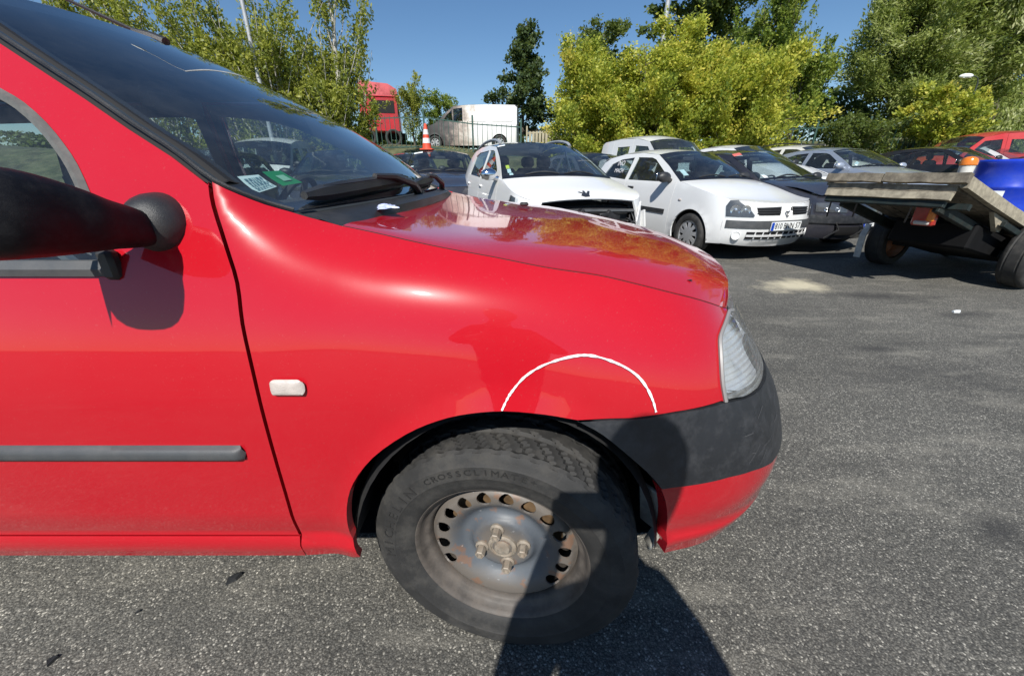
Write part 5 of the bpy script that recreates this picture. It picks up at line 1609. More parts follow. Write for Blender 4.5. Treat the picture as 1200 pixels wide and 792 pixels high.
b.add([Vector(p) for p in q]+[Vector(p)+Vector((.012, 0, 0)) for p in q], [(0, 1, 2, 5), (5, 2, 3, 4), (11, 8, 7, 6), (10, 9, 8, 11), (0, 6, 7, 1), (1, 7, 8, 2), (2, 8, 9, 3), (3, 9, 10, 4), (4, 10, 11, 5), (5, 11, 6, 0)])
tpart("mudflap", b, simple("scuffed_white_flap", (.5, .5, .48), .6, vary=.2, scale=20, dirt=(.1, .1, .1), dirt_amt=.6), 0)
M_ORANGE = simple("orange_lamp_plastic", (.75, .20, .015), .25, coat=.5, vary=.15, scale=20)
M_REDL = simple("red_lamp_plastic", (.35, .02, .012), .25, coat=.5, vary=.2, scale=30)
b = MB(); b.box((-1.22, -.22, .70), (.06, .17, .17), bev=.012); tl_ = tpart("tail_lamp", b, M_REDL)
b = MB(); b.box((-1.235, -.275, .715), (.055, .055, .12), bev=.01); tpart("indicator_lens", b, M_ORANGE, parent=tl_)
b = MB(); b.box((-1.235, -.22, .64), (.055, .12, .035), bev=.01); tpart("clear_lens", b, M_IND, parent=tl_)
b = MB(); p = D(X0+.10, Y0+.07, .07); b.tube([p, p+Vector((0, 0, .10))], [.045, .05], 14); ml = tpart("marker_lamp", b, simple("off_white_plastic", (.7, .68, .63), .5, dirt=(.3, .28, .25)))
b = MB(); b.lathe([(.052, .10), (.056, .105), (.055, .135), (.045, .155), (.025, .168), (.0001, .172)], 18, Matrix.Translation(p)); tpart("lamp_dome", b, M_ORANGE, parent=ml)
for y, s in ((-.2, .05), (.25, .04), (.5, .06)):
    b = MB(); q = D(X0+.05, y, -.19); b.tube([q, q+Vector((.03, .02, -.08)), q+Vector((.08, .05, -.10-s))], .008, 5); tpart("loose_wire", b, M_PLAST)
# blue barrel standing on the trailer
bw = D(.70, .06, .002)
b = MB(); b.lathe([(.0001, -.03), (.26, -.03), (.285, .02), (.29, .05), (.288, .20), (.298, .215), (.298, .235), (.288, .25), (.288, .52), (.298, .535), (.298, .555), (.288, .57), (.287, .76), (.298, .78), (.298, .81), (.285, .825), (.20, .83), (.0001, .83)], 48)
M_BLUE = simple("blue_plastic", (.008, .040, .46), .30, coat=.15, vary=.12, scale=5, dirt=(.2, .22, .3), dirt_amt=.12)
tub = b.build("blue_barrel", M_BLUE, smooth=40)
tub.matrix_world = Matrix.Translation((TX, TY, tz)) @ Matrix.Rotation(TH, 4, 'Z') @ Matrix.Translation(bw)
tag(tub, "blue plastic barrel with a printed white label standing on the wooden trailer", "barrel")
def tub_pt(a, z, off=.002): return ((.288+off)*cos(a), (.288+off)*sin(a), z)
a0 = radians(150); a1 = radians(205)
b = MB(); b.grid([[tub_pt(lerp(a0, a1, k/10), z) for k in range(11)] for z in (.35, .51)]); lab = link("barrel_label", b.build("barrel_label", None, mesh_only=True), M_WHITE, tub)
for k, (c_, z0, z1, u0, u1) in enumerate((((.55, .06, .05), .38, .46, .08, .26), ((.25, .26, .3), .41, .48, .34, .50), ((.05, .1, .5), .37, .45, .56, .78), ((.2, .2, .22), .362, .370, .1, .5), ((.2, .2, .22), .49, .50, .15, .7))):
    b = MB(); b.grid([[tub_pt(lerp(a0, a1, lerp(u0, u1, j/3)), z, .004) for j in range(4)] for z in (z0, z1)])
    link("printed_patch", b.build("printed_patch", None, mesh_only=True), simple("print_%d" % k, c_, .6), lab)

# ================================================================ traffic cone on a car roof
M_CONE = simple("orange_red_cone", (.72, .075, .03), .5, vary=.12, scale=12, dirt=(.2, .15, .12), dirt_amt=.3)
M_CONEW = simple("white_cone_band", (.72, .72, .70), .45, vary=.08, dirt=(.3, .28, .26), dirt_amt=.3)
q = CONECAR.root.matrix_basis @ Vector((-1.62, -.26, CONECAR.sh[6][1]+.058))
CONECAR_Q = Vector((CONECAR.root.location.x, CONECAR.root.location.y, 0))
cone = empty("traffic_cone", q); tag(cone, "orange and white striped traffic cone standing on a dark car roof", "traffic cone")
b = MB(); b.box((0, 0, .015), (.28, .28, .03), bev=.01); link("base", b.build("base", M_CONE, mesh_only=True), M_CONE, cone)
zs = [(.03, .10), (.14, .085), (.14, .0855), (.24, .071), (.24, .07), (.31, .06), (.31, .0605), (.41, .046), (.41, .045), (.52, .028), (.525, .015)]
b = MB(); b.lathe([(r, z) for z, r in zs], 20); bd = link("cone_body", b.build("cone_body", M_CONE, mesh_only=True), M_CONE, cone)
for z0, r0, z1, r1 in ((.14, .088, .24, .074), (.31, .063, .41, .0485)):
    b = MB(); b.lathe([(r0, z0), (r1, z1)], 20); link("reflective_band", b.build("reflective_band", M_CONEW, mesh_only=True), M_CONEW, bd)

# ================================================================ fences
M_GREENF = simple("green_fence_steel", (.035, .085, .07), .5, vary=.25)
def fence(label, x0, x1, y0, y1, step, h, pick, mat, zoff=0., flat=False, name="railing_fence"):
    L = hypot(x1-x0, y1-y0); n = int(round(L/step)); f = empty(name, (x0, y0, bank_z(x0, y0)+zoff)); tag(f, label, "fence")
    d = Vector(((x1-x0)/L, (y1-y0)/L, 0)); ang = atan2(d.y, d.x)
    post = MB(); post.box((0, 0, h/2+.05), (.07, .07, h+.3), bev=.01); pm = post.build("post", mat, mesh_only=True)
    pk = MB(); pk.box((0, 0, h*.47), ((.022 if not flat else .11), (.022 if not flat else .025), h*.98)); km = pk.build("picket", mat, mesh_only=True, smooth=0)
    z00 = bank_z(x0, y0)+zoff
    for i in range(n+1):
        p = d*(i*step); z = bank_z(x0+p.x, y0+p.y)+zoff-z00
        o = link("post", pm, None, f); o.location = (p.x, p.y, z); o.rotation_euler = (0, 0, ang)
        if i == n: break
        p2 = d*((i+1)*step); z2 = bank_z(x0+p2.x, y0+p2.y)+zoff-z00
        for hh in (.12, h*.9):
            r = MB(); r.box(((p+p2)/2+Vector((0, 0, hh+(z+z2)/2))), (step, .03, .045), R=Matrix.Rotation(ang, 3, 'Z') @ Matrix.Rotation(-atan2(z2-z, step), 3, 'Y')); link("rail", r.build("rail", mat, mesh_only=True, smooth=0), mat, f)
        m = max(2, int(round(step/pick)))
        for k in range(1, m):
            q = p.lerp(p2, k/m); o = link("picket", km, None, f); o.location = (q.x, q.y, lerp(z, z2, k/m)+(.0 if not flat else .02*random.random())); o.rotation_euler = (0, 0, ang)
    return f
fence("green steel railing fence in front of the burnt white van", -12.5, .4, 19.4, 19.4, 2.15, 1.42, .215, M_GREENF, zoff=-.12)
fence("beige wooden board fence beyond the dark tall tree", 0.7, 5.0, 20.4, 20.0, 2.15, .95, .15, simple("beige_fence_board", (.38, .34, .24), .8, vary=.25, scale=3), flat=True, name="board_fence")
fence("green steel railing fence at the foot of the willows", 10.2, 21.0, 17.6, 18.0, 2.16, 1.55, .24, M_GREENF, zoff=-.1)

# ================================================================ burnt van behind the fence
def burnt():
    m, nt, out = new_mat("fire_scorched_white_paint")
    p = N(nt, "ShaderNodeBsdfPrincipled", Roughness=.6)
    tc = N(nt, "ShaderNodeTexCoord"); sx = nt.nodes.new("ShaderNodeSeparateXYZ"); nt.links.new(tc.outputs["Object"], sx.inputs[0])
    nz = N(nt, "ShaderNodeTexNoise", Scale=2.2, Detail=9.0, Roughness=.7); nt.links.new(tc.outputs["Object"], nz.inputs["Vector"])
    ma = nt.nodes.new("ShaderNodeMath"); ma.operation = 'MULTIPLY_ADD'; nt.links.new(nz.outputs["Fac"], ma.inputs[0]); ma.inputs[1].default_value = 2.8; nt.links.new(sx.outputs[0], ma.inputs[2])
    mb = nt.nodes.new("ShaderNodeMath"); mb.operation = 'MULTIPLY_ADD'; nt.links.new(ma.outputs[0], mb.inputs[0]); mb.inputs[1].default_value = .25; mb.inputs[2].default_value = .5
    r = ramp(nt, mb.outputs[0], [(.34, (.72, .72, .71)), (.44, (.55, .50, .44)), (.54, (.33, .27, .23)), (.66, (.10, .085, .08)), (.80, (.03, .027, .027))])
    nt.links.new(r.outputs[0], p.inputs["Base Color"]); nt.links.new(p.outputs[0], out.inputs[0]); return m
M_BURNT = burnt()
bv = 1.22
spv = dict(W=1.90, L=4.78, H=1.97, wb=3.10, fo=.85, r=.32, belt=bv, xc=.52, zn=.92, paint=M_BURNT, ds=.10, tumble=.86, seats=False, imirror=False, mirrors=False, nx=3.0,
    sh=[(.52, .98, 0, .02), (.25, 1.06, .03, .03), (-.02, 1.15, .08, .04), (-.25, 1.30, .12, .04), (-.62, 1.62, .08, .05), (-.95, 1.86, .03, .06), (-1.6, 1.90, 0, .06), (-2.6, 1.91, 0, .06), (-3.80, 1.88, 0, .06), (-3.90, 1.80, 0, .05)],
    windows=[[(-.40, 1.235), (-.62, 1.50), (-.86, 1.70), (-.88, 1.235)], [(-.93, 1.235), (-.93, 1.74), (-1.36, 1.79), (-1.36, 1.235)]],
    doors=[-.35, -1.45, -2.6], pnames=["front_fender", "door", "side_panel", "rear_side_panel"], segs=dict(bonnet=(0, 2), screen=(2, 5), roof=(5, 9)), tailwall=True, glass=glass("sooty_missing_glass", (.25, .25, .25), dust=.0))
vz = bank_z(-2.2, 21.6)-.02
v = Car("van", "burnt out white van with a scorched cab standing behind the green railings", (-3.62, 21.6, vz), 176, spv, category="van").build()
bumper_face(v, .92)
for (x0, x1) in ((-1.62, -2.5), (-2.7, -3.75)):
    v.spair("side_recess", [(x0, 1.28), (x0-.06, 1.20), (x1+.06, 1.20), (x1, 1.28), (x1, 1.68), (x1+.06, 1.76), (x0-.06, 1.76), (x0, 1.68)], M_BURNT, off=.02, depth=.025)

# ================================================================ red lorry cab
M_LRED = simple("red_lorry_paint", (.46, .014, .022), .45, coat=.5, coat_rough=.1, vary=.15, scale=2, bump=.15, bscale=6, dirt=(.16, .02, .02), dirt_amt=.6, dscale=2.5)
lz = bank_z(-7.6, 25.6)+.25
lor = empty("lorry", (-7.55, 25.6, lz), radians(12)); tag(lor, "tall red lorry cab rising behind the leafy birch bushes", "lorry")
def lp(name, b, m, sm=35): return link(name, b.build(name, m, mesh_only=True, smooth=sm), m, lor)
b = MB(); b.box((0, 0, 1.62), (2.1, 2.2, 1.75), bev=.08); lp("cab", b, M_LRED)
b = MB(); rows = [[(x, y, z) for x, y, z in ((-1.02, s, 2.50), (1.02, s, 2.50), (1.0, s*.96, 2.86), (.55, s*.9, 3.12), (-.9, s*.86, 3.22), (-1.02, s*.9, 3.1))] for s in (-1.08, -.5, .5, 1.08)]
b.grid(rows, closed=True); b.f += [tuple(range(6)), tuple(range(18, 24))[::-1]]; b.m += [0, 0]; lp("roof_deflector", b, M_LRED)
for s in (-1, 1):
    b = MB(); b.box((1.0, s*1.11, 2.0), (.10, .03, .9)); b.box((.2, s*1.11, 2.0), (1.2, .02, .6)); lp("side_glass", b, M_BLACK)
    for x in (-.8, .6):
        e = link("wheel", tyre_low(.48, .3, 28), M_RUBBER, lor); e.location = (x, s*.95, .48); e.rotation_euler = (0, 0, 0 if s < 0 else pi)
b = MB(); b.box((0, 0, .62), (2.6, .9, .3), bev=.03); lp("chassis", b, M_STEELD)
b = MB(); b.box((0, 0, 2.5), (2.14, 2.24, .05), bev=.02); b.box((-1.06, -.55, 1.6), (.03, .04, 1.6)); b.box((-1.06, .55, 1.6), (.03, .04, 1.6)); lp("body_rib", b, M_LRED)

# ================================================================ lamp posts
M_POLE = simple("pale_galvanised_steel", (.42, .43, .44), .5, metal=.3, vary=.12)
def lamppost(x, y, h, label, mat=M_POLE, r=.075, arm=1.0, rz=0.):
    z = bank_z(x, y) if y > 14.6 else yard_z(x, y)
    e = empty("street_lamp", (x, y, z), rz); tag(e, label, "street lamp")
    b = MB(); b.tube([(0, 0, -.1), (0, 0, .5), (0, 0, h*.6), (0, 0, h)], [r*1.25, r*1.15, r, r*.62], 12); link("pole", b.build("pole", mat, mesh_only=True), mat, e)
    b = MB(); b.tube(crom([(0, 0, h-.05), (arm*.3, 0, h+.15), (arm, 0, h+.22)], 4), r*.5, 8); link("arm", b.build("arm", mat, mesh_only=True), mat, e)
    b = MB(); b.ell((arm+.20, 0, h+.22), (.22, .11, .085), 14, 8); b.box((arm+.20, 0, h+.17), (.26, .15, .05), bev=.02); link("lamp_head", b.build("lamp_head", M_WHITE, mesh_only=True), M_WHITE, e)
lamppost(-6.78, 12.2, 8.2, "pale lamp post rising out of the birch bushes", r=.052, rz=pi)
lamppost(5.75, 17.9, 9.0, "pale lamp post rising above the yellow green hornbeam hedge", r=.085, rz=0.4)
lamppost(17.35, 16.9, 2.95, "white lamp head against the willow, above the yellow bush", mat=simple("dark_pole", (.03, .04, .03), .7), r=.04, arm=.25, rz=pi*.93)
# ================================================================ trees and bushes
def leaf_mat(name, cols, trans=.35):
    m, nt, out = new_mat(name)
    at = nt.nodes.new("ShaderNodeAttribute"); at.attribute_name = "tone"
    st = [(i/(len(cols)-1), c) for i, c in enumerate(cols)]
    r = ramp(nt, at.outputs["Fac"], st)
    df = N(nt, "ShaderNodeBsdfPrincipled", Roughness=.5); df.inputs["Specular IOR Level"].default_value = .45
    tl = N(nt, "ShaderNodeBsdfTranslucent"); nt.links.new(r.outputs[0], df.inputs["Base Color"])
    br_ = mixc(nt, .6, r.outputs[0], (.42, .50, .05), 'MIX'); hb = mixc(nt, .5, r.outputs[0], br_)
    nt.links.new(hb, tl.inputs[0])
    mx = nt.nodes.new("ShaderNodeMixShader"); mx.inputs[0].default_value = trans
    nt.links.new(df.outputs[0], mx.inputs[1]); nt.links.new(tl.outputs[0], mx.inputs[2]); nt.links.new(mx.outputs[0], out.inputs[0])
    return m
L_HORN = leaf_mat("hornbeam_leaf", [(.15, .22, .035), (.40, .46, .07), (.64, .63, .10), (.78, .66, .14)], .52)
L_BIRCH = leaf_mat("birch_leaf", [(.15, .20, .035), (.30, .33, .055), (.44, .43, .075)], .47)
L_DARK = leaf_mat("alder_leaf", [(.035, .062, .022), (.07, .11, .036), (.11, .15, .05)], .34)
L_OAK = leaf_mat("oak_leaf", [(.065, .105, .025), (.12, .165, .038), (.19, .225, .055)], .42)
L_WILLOW = leaf_mat("willow_leaf", [(.13, .18, .045), (.26, .32, .08), (.40, .45, .14), (.55, .57, .30)], .48)
L_GREEN = leaf_mat("green_leaf", [(.13, .20, .03), (.23, .31, .05), (.36, .40, .08)], .48)
M_BARK = simple("grey_brown_bark", (.11, .09, .07), .9, vary=.4, scale=10, bump=.6, bscale=40)
M_BARKW = simple("pale_birch_bark", (.42, .40, .36), .8, vary=.4, scale=14, bump=.3, bscale=40)

def tree(name, label, x, y, H, prof, leafm, nl=20000, ls=.085, ar=.5, style='round', bark=M_BARK, seed=1, limbs=26, group=None, z0=None, stems=1, cat="tree", sub_=7, lean=0.0, spread=.10, up=None):
    """prof: (height fraction, crown radius in m); limbs -> twigs -> leaves spread along the twigs"""
    rg = np.random.default_rng(seed)
    zb = (bank_z(x, y) if y > 14.6 else yard_z(x, y)) if z0 is None else z0
    root = empty(name, (x, y, zb)); tag(root, label, cat, group)
    wood = MB(); seg_a = []; seg_b = []; hmin = prof[0][0]
    stemset = []
    for s in range(stems):
        ang = rg.uniform(0, 2*pi); off = 0 if stems == 1 else .22; ln = rg.uniform(.02, .06)*H if stems == 1 else rg.uniform(.05, .16)*H
        tp = [Vector((off*cos(ang), off*sin(ang), -.2))]
        hh = H*(1 if s == 0 else rg.uniform(.78, .97))
        for k in range(1, 8):
            t = k/7; tp.append(Vector((off*cos(ang)+ln*t*t*cos(ang)+rg.normal(0, .015*H*.4)+lean*t*t, off*sin(ang)+ln*t*t*sin(ang)+rg.normal(0, .015*H*.4), hh*t*.96)))
        r0 = .018*H/(stems**.5)+.02
        wood.tube(tp, [r0*(1-.88*(k/7)**.8) for k in range(8)], 7); stemset.append((tp, hh))
    for i in range(limbs):
        tp, hh = stemset[i % stems]
        hf = hmin+(1-hmin)*((i+.5)/limbs)**.85*.97
        k = min(int(hf*7), 6); p = tp[k].lerp(tp[k+1], hf*7-k)
        R = herm(prof, hf)*rg.uniform(.72, 1.12)
        az = i*2.399963+rg.uniform(-.5, .5)
        u_ = up if up is not None else {'round': .45, 'spray': .55, 'droop': .75, 'fast': 1.2}[style]
        el = u_*rg.uniform(.5, 1.3)*(1-.25*hf)
        d = Vector((cos(az)*cos(el), sin(az)*cos(el), sin(el))); ln = R/max(.35, cos(el))
        pl = [p]; dd = d.copy()
        for q in range(5):
            bend = {'round': .0, 'spray': -.02, 'droop': -.22, 'fast': .05}[style]
            dd = (dd+Vector((rg.normal(0, .10), rg.normal(0, .10), rg.normal(0, .08)+bend*(q+1)/2.5))).normalized()
            pl.append(pl[-1]+dd*ln/5)
        rb = .006*H*(1-.6*hf)*min(1, R/1.2)+.006
        wood.tube(pl, [rb*(1-.16*q) for q in range(6)], 5, cap=False)
        for m in range(sub_):
            t = rg.uniform(.22, 1.0); q = min(int(t*5), 4); s0 = pl[q].lerp(pl[q+1], t*5-q)
            base = (pl[q+1]-pl[q]).normalized()
            rv = Vector(rg.normal(0, 1, 3)); rv.z *= .6
            if style == 'droop': dv = (base*.5+rv*.35+Vector((0, 0, -.55))).normalized(); tl = rg.uniform(.5, 1.25)*min(1.3, R*.6)
            elif style == 'fast': dv = (base*.6+rv*.35+Vector((0, 0, .75))).normalized(); tl = rg.uniform(.3, .8)*min(1., R*.7+.15)
            elif style == 'spray': dv = (base*1.0+rv*.55+Vector((0, 0, .22))).normalized(); tl = rg.uniform(.35, .9)*min(1., R*.55+.15)
            else: dv = (base*.7+rv*.65).normalized(); tl = rg.uniform(.3, .8)*min(1.1, R*.5+.15)
            seg_a.append(tuple(s0)); seg_b.append(tuple(s0+dv*tl))
            if m < 2: wood.tube([s0, s0+dv*tl], [.007, .003], 3, cap=False)
    link("trunk", wood.build("trunk", bark, mesh_only=True, smooth=60), bark, root)
    A = np.array(seg_a); B = np.array(seg_b); ns = len(A)
    wl = np.linalg.norm(B-A, axis=1); pick = rg.choice(ns, nl, p=wl/wl.sum())
    t = rg.random(nl)**.8; c = A[pick]+(B-A)[pick]*t[:, None]+rg.normal(0, spread, (nl, 3))*(.45+.75*(1-t))[:, None]
    tw = (B-A)[pick]/wl[pick][:, None]
    if style == 'droop': ax = tw*.5+rg.normal(0, .30, (nl, 3))+np.array([0, 0, -.55])
    elif style == 'spray': ax = tw*.9+rg.normal(0, .45, (nl, 3))
    else: ax = tw*.5+rg.normal(0, .55, (nl, 3))
    ax /= np.linalg.norm(ax, axis=1)[:, None]
    rn = rg.normal(0, 1, (nl, 3)); rn[:, 2] += .9 if style != 'droop' else .2
    bx = np.cross(ax, rn); bx /= np.linalg.norm(bx, axis=1)[:, None]+1e-9
    L = ls*rg.uniform(.65, 1.35, nl); Wd = L*ar
    nn = np.cross(ax, bx)
    v = np.empty((nl, 4, 3)); h_ = (L/2)[:, None]; w_ = (Wd/2)[:, None]
    v[:, 0] = c-ax*h_; v[:, 1] = c+bx*w_+nn*w_*.25; v[:, 2] = c+ax*h_; v[:, 3] = c-bx*w_+nn*w_*.25
    clump = rg.normal(0, .21, ns)[pick]
    tone = np.clip(.45+clump+rg.normal(0, .16, nl)+.10*(c[:, 2]/H-.5), 0, 1)
    me = bpy.data.meshes.new("crown")
    me.vertices.add(nl*4); me.vertices.foreach_set("co", v.reshape(-1))
    me.loops.add(nl*4); me.loops.foreach_set("vertex_index", np.arange(nl*4, dtype=np.int32))
    me.polygons.add(nl); me.polygons.foreach_set("loop_start", np.arange(0, nl*4, 4, dtype=np.int32))
    a = me.attributes.new("tone", 'FLOAT', 'POINT'); a.data.foreach_set("value", np.repeat(tone, 4).astype(np.float32))
    me.update(calc_edges=True)
    o = link("crown", me, leafm, root); o["kind"] = "stuff"
    return root
BUSH = "birch bushes on the bank"
bb = dict(leafm=L_BIRCH, ls=.105, ar=.45, style='fast', bark=M_BARKW, limbs=52, sub_=10, stems=3, group=BUSH, cat="birch")
pb = [(.04, .9), (.25, 1.25), (.55, 1.1), (.8, .6), (1, .12)]
for i, (x, y, H, nl, lab) in enumerate([
    (-5.35, 13.4, 3.5, 11000, "low leafy birch bush beside the red lorry"),
    (-5.75, 13.8, 4.3, 17000, "birch bush under the tall thin birch"),
    (-7.0, 13.2, 4.4, 17000, "birch bush beside the pale lamp post"),
    (-8.7, 13.8, 4.9, 17000, "birch bush seen over the windscreen top of the red car"),
    (-10.4, 13.6, 5.2, 15000, "birch bush above the red car's aerial"),
    (-12.5, 14.0, 5.8, 12000, "birch bush beyond the red car's roof")]):
    tree("birch_bush", lab, x, y, H, [(a, r*(.85 if H < 4 else 1.25)) for a, r in pb], seed=11+i, nl=nl, **bb)
tree("birch_tree", "tall thin birch with an open airy crown against the sky", -5.35, 13.9, 7.3, [(.5, .45), (.7, .75), (.85, .6), (1, .25)], L_BIRCH, nl=3300, ls=.10, ar=.5, style='fast', bark=M_BARKW, limbs=20, sub_=6, seed=31, cat="birch")
tree("small_tree", "small pale tree beyond the burnt van's bonnet", -4.75, 26.5, 3.3, [(.1, 1.2), (.5, 1.5), (.8, 1.0), (1, .3)], L_GREEN, nl=9000, ls=.12, seed=41, stems=2, limbs=26)
tree("small_tree", "slim pale tree between the red lorry and the burnt van", -5.55, 24.5, 2.6, [(.1, .6), (.5, .8), (.8, .5), (1, .2)], L_BIRCH, nl=5000, ls=.11, seed=42, style='fast', limbs=22)
tree("alder_tree", "dark green narrow tree standing alone against the sky", .62, 26.0, 7.1, [(.06, 1.9), (.3, 2.0), (.55, 1.55), (.78, .95), (1, .2)], L_DARK, nl=15000, ls=.17, ar=.7, style='round', seed=51, limbs=40, sub_=8, up=.2, spread=.16)
HORN = "yellow green hornbeams along the yard"
hp_ = [(.03, 1.5), (.2, 2.0), (.5, 1.95), (.75, 1.35), (.92, .65), (1, .15)]
for i, (x, y, H, nl, k, lab) in enumerate([
    (3.0, 16.7, 5.3, 26000, .76, "yellow green hornbeam next to the beige board fence"),
    (5.1, 16.3, 4.7, 25000, .85, "yellow green hornbeam with a low rounded top, second in the hedge"),
    (6.55, 16.7, 5.6, 27000, .92, "yellow green hornbeam in front of the hedge's lamp post"),
    (8.3, 16.4, 4.7, 23000, .9, "yellowest hornbeam at the end of the hedge, beside the green poplar")]):
    tree("hornbeam", lab, x, y, H, [(a, r*k) for a, r in hp_], L_HORN, nl=int(nl*1.9), ls=.105, ar=.6, style='spray', seed=61+i, limbs=60, sub_=11, stems=4, spread=.17, group=HORN, cat="hornbeam")
tree("hornbeam_tree", "brownish taller tree top sticking out of the hornbeam hedge", 3.75, 19.0, 5.1, [(.3, 1.1), (.6, 1.3), (.85, .9), (1, .4)], L_OAK, nl=9000, ls=.13, seed=71, limbs=26, cat="tree")
tree("oak_tree", "big dark green tree behind the hornbeam hedge", 11.0, 27.0, 12.0, [(.2, 2.0), (.45, 2.9), (.75, 2.5), (.93, 1.4), (1, .5)], L_OAK, nl=26000, ls=.22, ar=.7, seed=81, limbs=52, sub_=10, spread=.2)
tree("poplar_tree", "green bushy poplar between the dark tree and the willows", 10.5, 19.3, 6.3, [(.03, 1.5), (.3, 1.4), (.6, .85), (.85, .38), (1, .1)], L_GREEN, nl=24000, ls=.12, style='fast', seed=82, limbs=50, sub_=9, stems=3)
tree("poplar_tree", "lower green bush sloping down towards the gap of sky", 12.2, 18.8, 3.3, [(.03, 1.1), (.4, 1.2), (.8, .7), (1, .15)], L_GREEN, nl=15000, ls=.12, style='fast', seed=83, limbs=38, sub_=9, stems=3)
WIL = "grey green willows behind the far cars"
wp_ = [(.06, 2.6), (.3, 3.6), (.6, 3.3), (.85, 2.1), (1, .7)]
for i, (x, y, H, nl, k, lab) in enumerate([
    (17.7, 20.5, 6.6, 30000, .62, "silvery willow beside the gap of sky"),
    (20.8, 21.0, 10.0, 42000, .90, "largest willow, behind the lamp head"),
    (22.9, 21.2, 10.2, 38000, 1.0, "willow at the yard's far corner behind the red van")]):
    tree("willow_tree", lab, x, y, H, [(a, r*k) for a, r in wp_], L_WILLOW, nl=int(nl*2.0), ls=.165, ar=.34, style=('spray', 'round', 'droop')[i], seed=91+i, limbs=76, sub_=13, group=WIL, cat="willow", spread=.22)
tree("hornbeam", "yellow green bush low in front of the willows by the red van", 16.9, 17.5, 2.6, [(.03, 1.1), (.4, 1.4), (.8, .9), (1, .2)], L_HORN, nl=13000, ls=.12, ar=.6, style='spray', seed=97, limbs=36, sub_=9, stems=3, group=HORN, cat="hornbeam")
tree("bush", "dark bush under the gap of sky behind the silver car", 13.6, 17.3, 1.9, [(.03, 1.3), (.5, 1.5), (1, .4)], L_OAK, nl=8000, ls=.12, seed=98, limbs=30, stems=3, cat="bush")
tree("bush", "dark bush below the largest willow", 19.6, 17.6, 2.3, [(.03, 1.6), (.5, 1.8), (1, .4)], L_WILLOW, nl=11000, ls=.15, ar=.3, style='droop', seed=99, limbs=30, stems=3, cat="bush")

# a far hedge behind everything, one green mass
def far_hedge(name, x0, x1, y, H, nl, seed, leafm, label):
    rg = np.random.default_rng(seed)
    x = rg.uniform(x0, x1, nl); top = H*(.72+.18*np.sin(x*.55+seed)+.12*np.sin(x*1.7+1.3*seed)+.08*np.sin(x*4.1))
    z = top*np.sqrt(rg.random(nl)); yy = y+rg.normal(0, .6, nl)
    zb = np.array([bank_z(a, b_) for a, b_ in zip(x, yy)]); c = np.stack([x, yy, zb+z], 1)+rg.normal(0, .05, (nl, 3))
    ax = rg.normal(0, 1, (nl, 3)); ax /= np.linalg.norm(ax, axis=1)[:, None]; rn = rg.normal(0, 1, (nl, 3)); bx = np.cross(ax, rn); bx /= np.linalg.norm(bx, axis=1)[:, None]
    L = .26*rg.uniform(.6, 1.3, nl)[:, None]; v = np.stack([c-ax*L/2, c+bx*L*.3, c+ax*L/2, c-bx*L*.3], 1)
    me = bpy.data.meshes.new(name); me.vertices.add(nl*4); me.vertices.foreach_set("co", v.reshape(-1)); me.loops.add(nl*4); me.loops.foreach_set("vertex_index", np.arange(nl*4, dtype=np.int32))
    me.polygons.add(nl); me.polygons.foreach_set("loop_start", np.arange(0, nl*4, 4, dtype=np.int32))
    tone = np.clip(.45+.18*np.sin(x*2.3+z*2)+rg.normal(0, .18, nl), 0, 1); a = me.attributes.new("tone", 'FLOAT', 'POINT'); a.data.foreach_set("value", np.repeat(tone, 4).astype(np.float32)); me.update(calc_edges=True)
    o = link(name, me, leafm); tag(o, label, "hedge", kind="stuff"); return o
far_hedge("far_hedge", -34, 3.5, 29.5, 1.9, 17000, 3, L_OAK, "low green hedge far behind the railings and the van")
far_hedge("far_hedge", 3.5, 40, 25.5, 3.4, 26000, 5, L_OAK, "green thicket closing the view behind hornbeams and willows")
# ================================================================ the person taking the picture (behind the camera)
def skinned(name, chains, mat, root_i=0, levels=2, parent=None):
    """chains: lists of (x,y,z,r); equal points are merged into one branching skeleton"""
    vs = []; rs = []; es = []; key = {}
    for ch in chains:
        prev = None
        for p in ch:
            k = tuple(round(q, 4) for q in p[:3])
            if k not in key: key[k] = len(vs); vs.append(p[:3]); rs.append(p[3])
            i = key[k]
            if prev is not None and prev != i: es.append((prev, i))
            prev = i
    me = bpy.data.meshes.new(name); me.from_pydata(vs, es, [])
    o = link(name, me, mat, parent)
    md = o.modifiers.new("Skin", 'SKIN'); md.use_smooth_shade = True; md.branch_smoothing = .4
    sv = me.skin_vertices[0].data
    for i, r in enumerate(rs): sv[i].radius = (r, r) if not hasattr(r, '__len__') else r
    sv[root_i].use_root = True
    ss = o.modifiers.new("Subdivision", 'SUBSURF'); ss.levels = levels; ss.render_levels = levels
    return o
M_SKIN = simple("skin", (.50, .30, .22), .5, vary=.08)
M_SHIRT = simple("dark_navy_cloth", (.020, .024, .04), .9, vary=.2, scale=30)
M_JEANS = simple("blue_denim", (.04, .055, .10), .9, vary=.25, scale=40)
M_HAIR = simple("dark_hair", (.03, .022, .016), .7, vary=.3, scale=80)
per = empty("person", (.05, -.60, 0)); tag(per, "person in a dark top and jeans holding a phone up to photograph the red car", "person")
W_ = Vector((-.05, .60, 0))     # world -> person offset
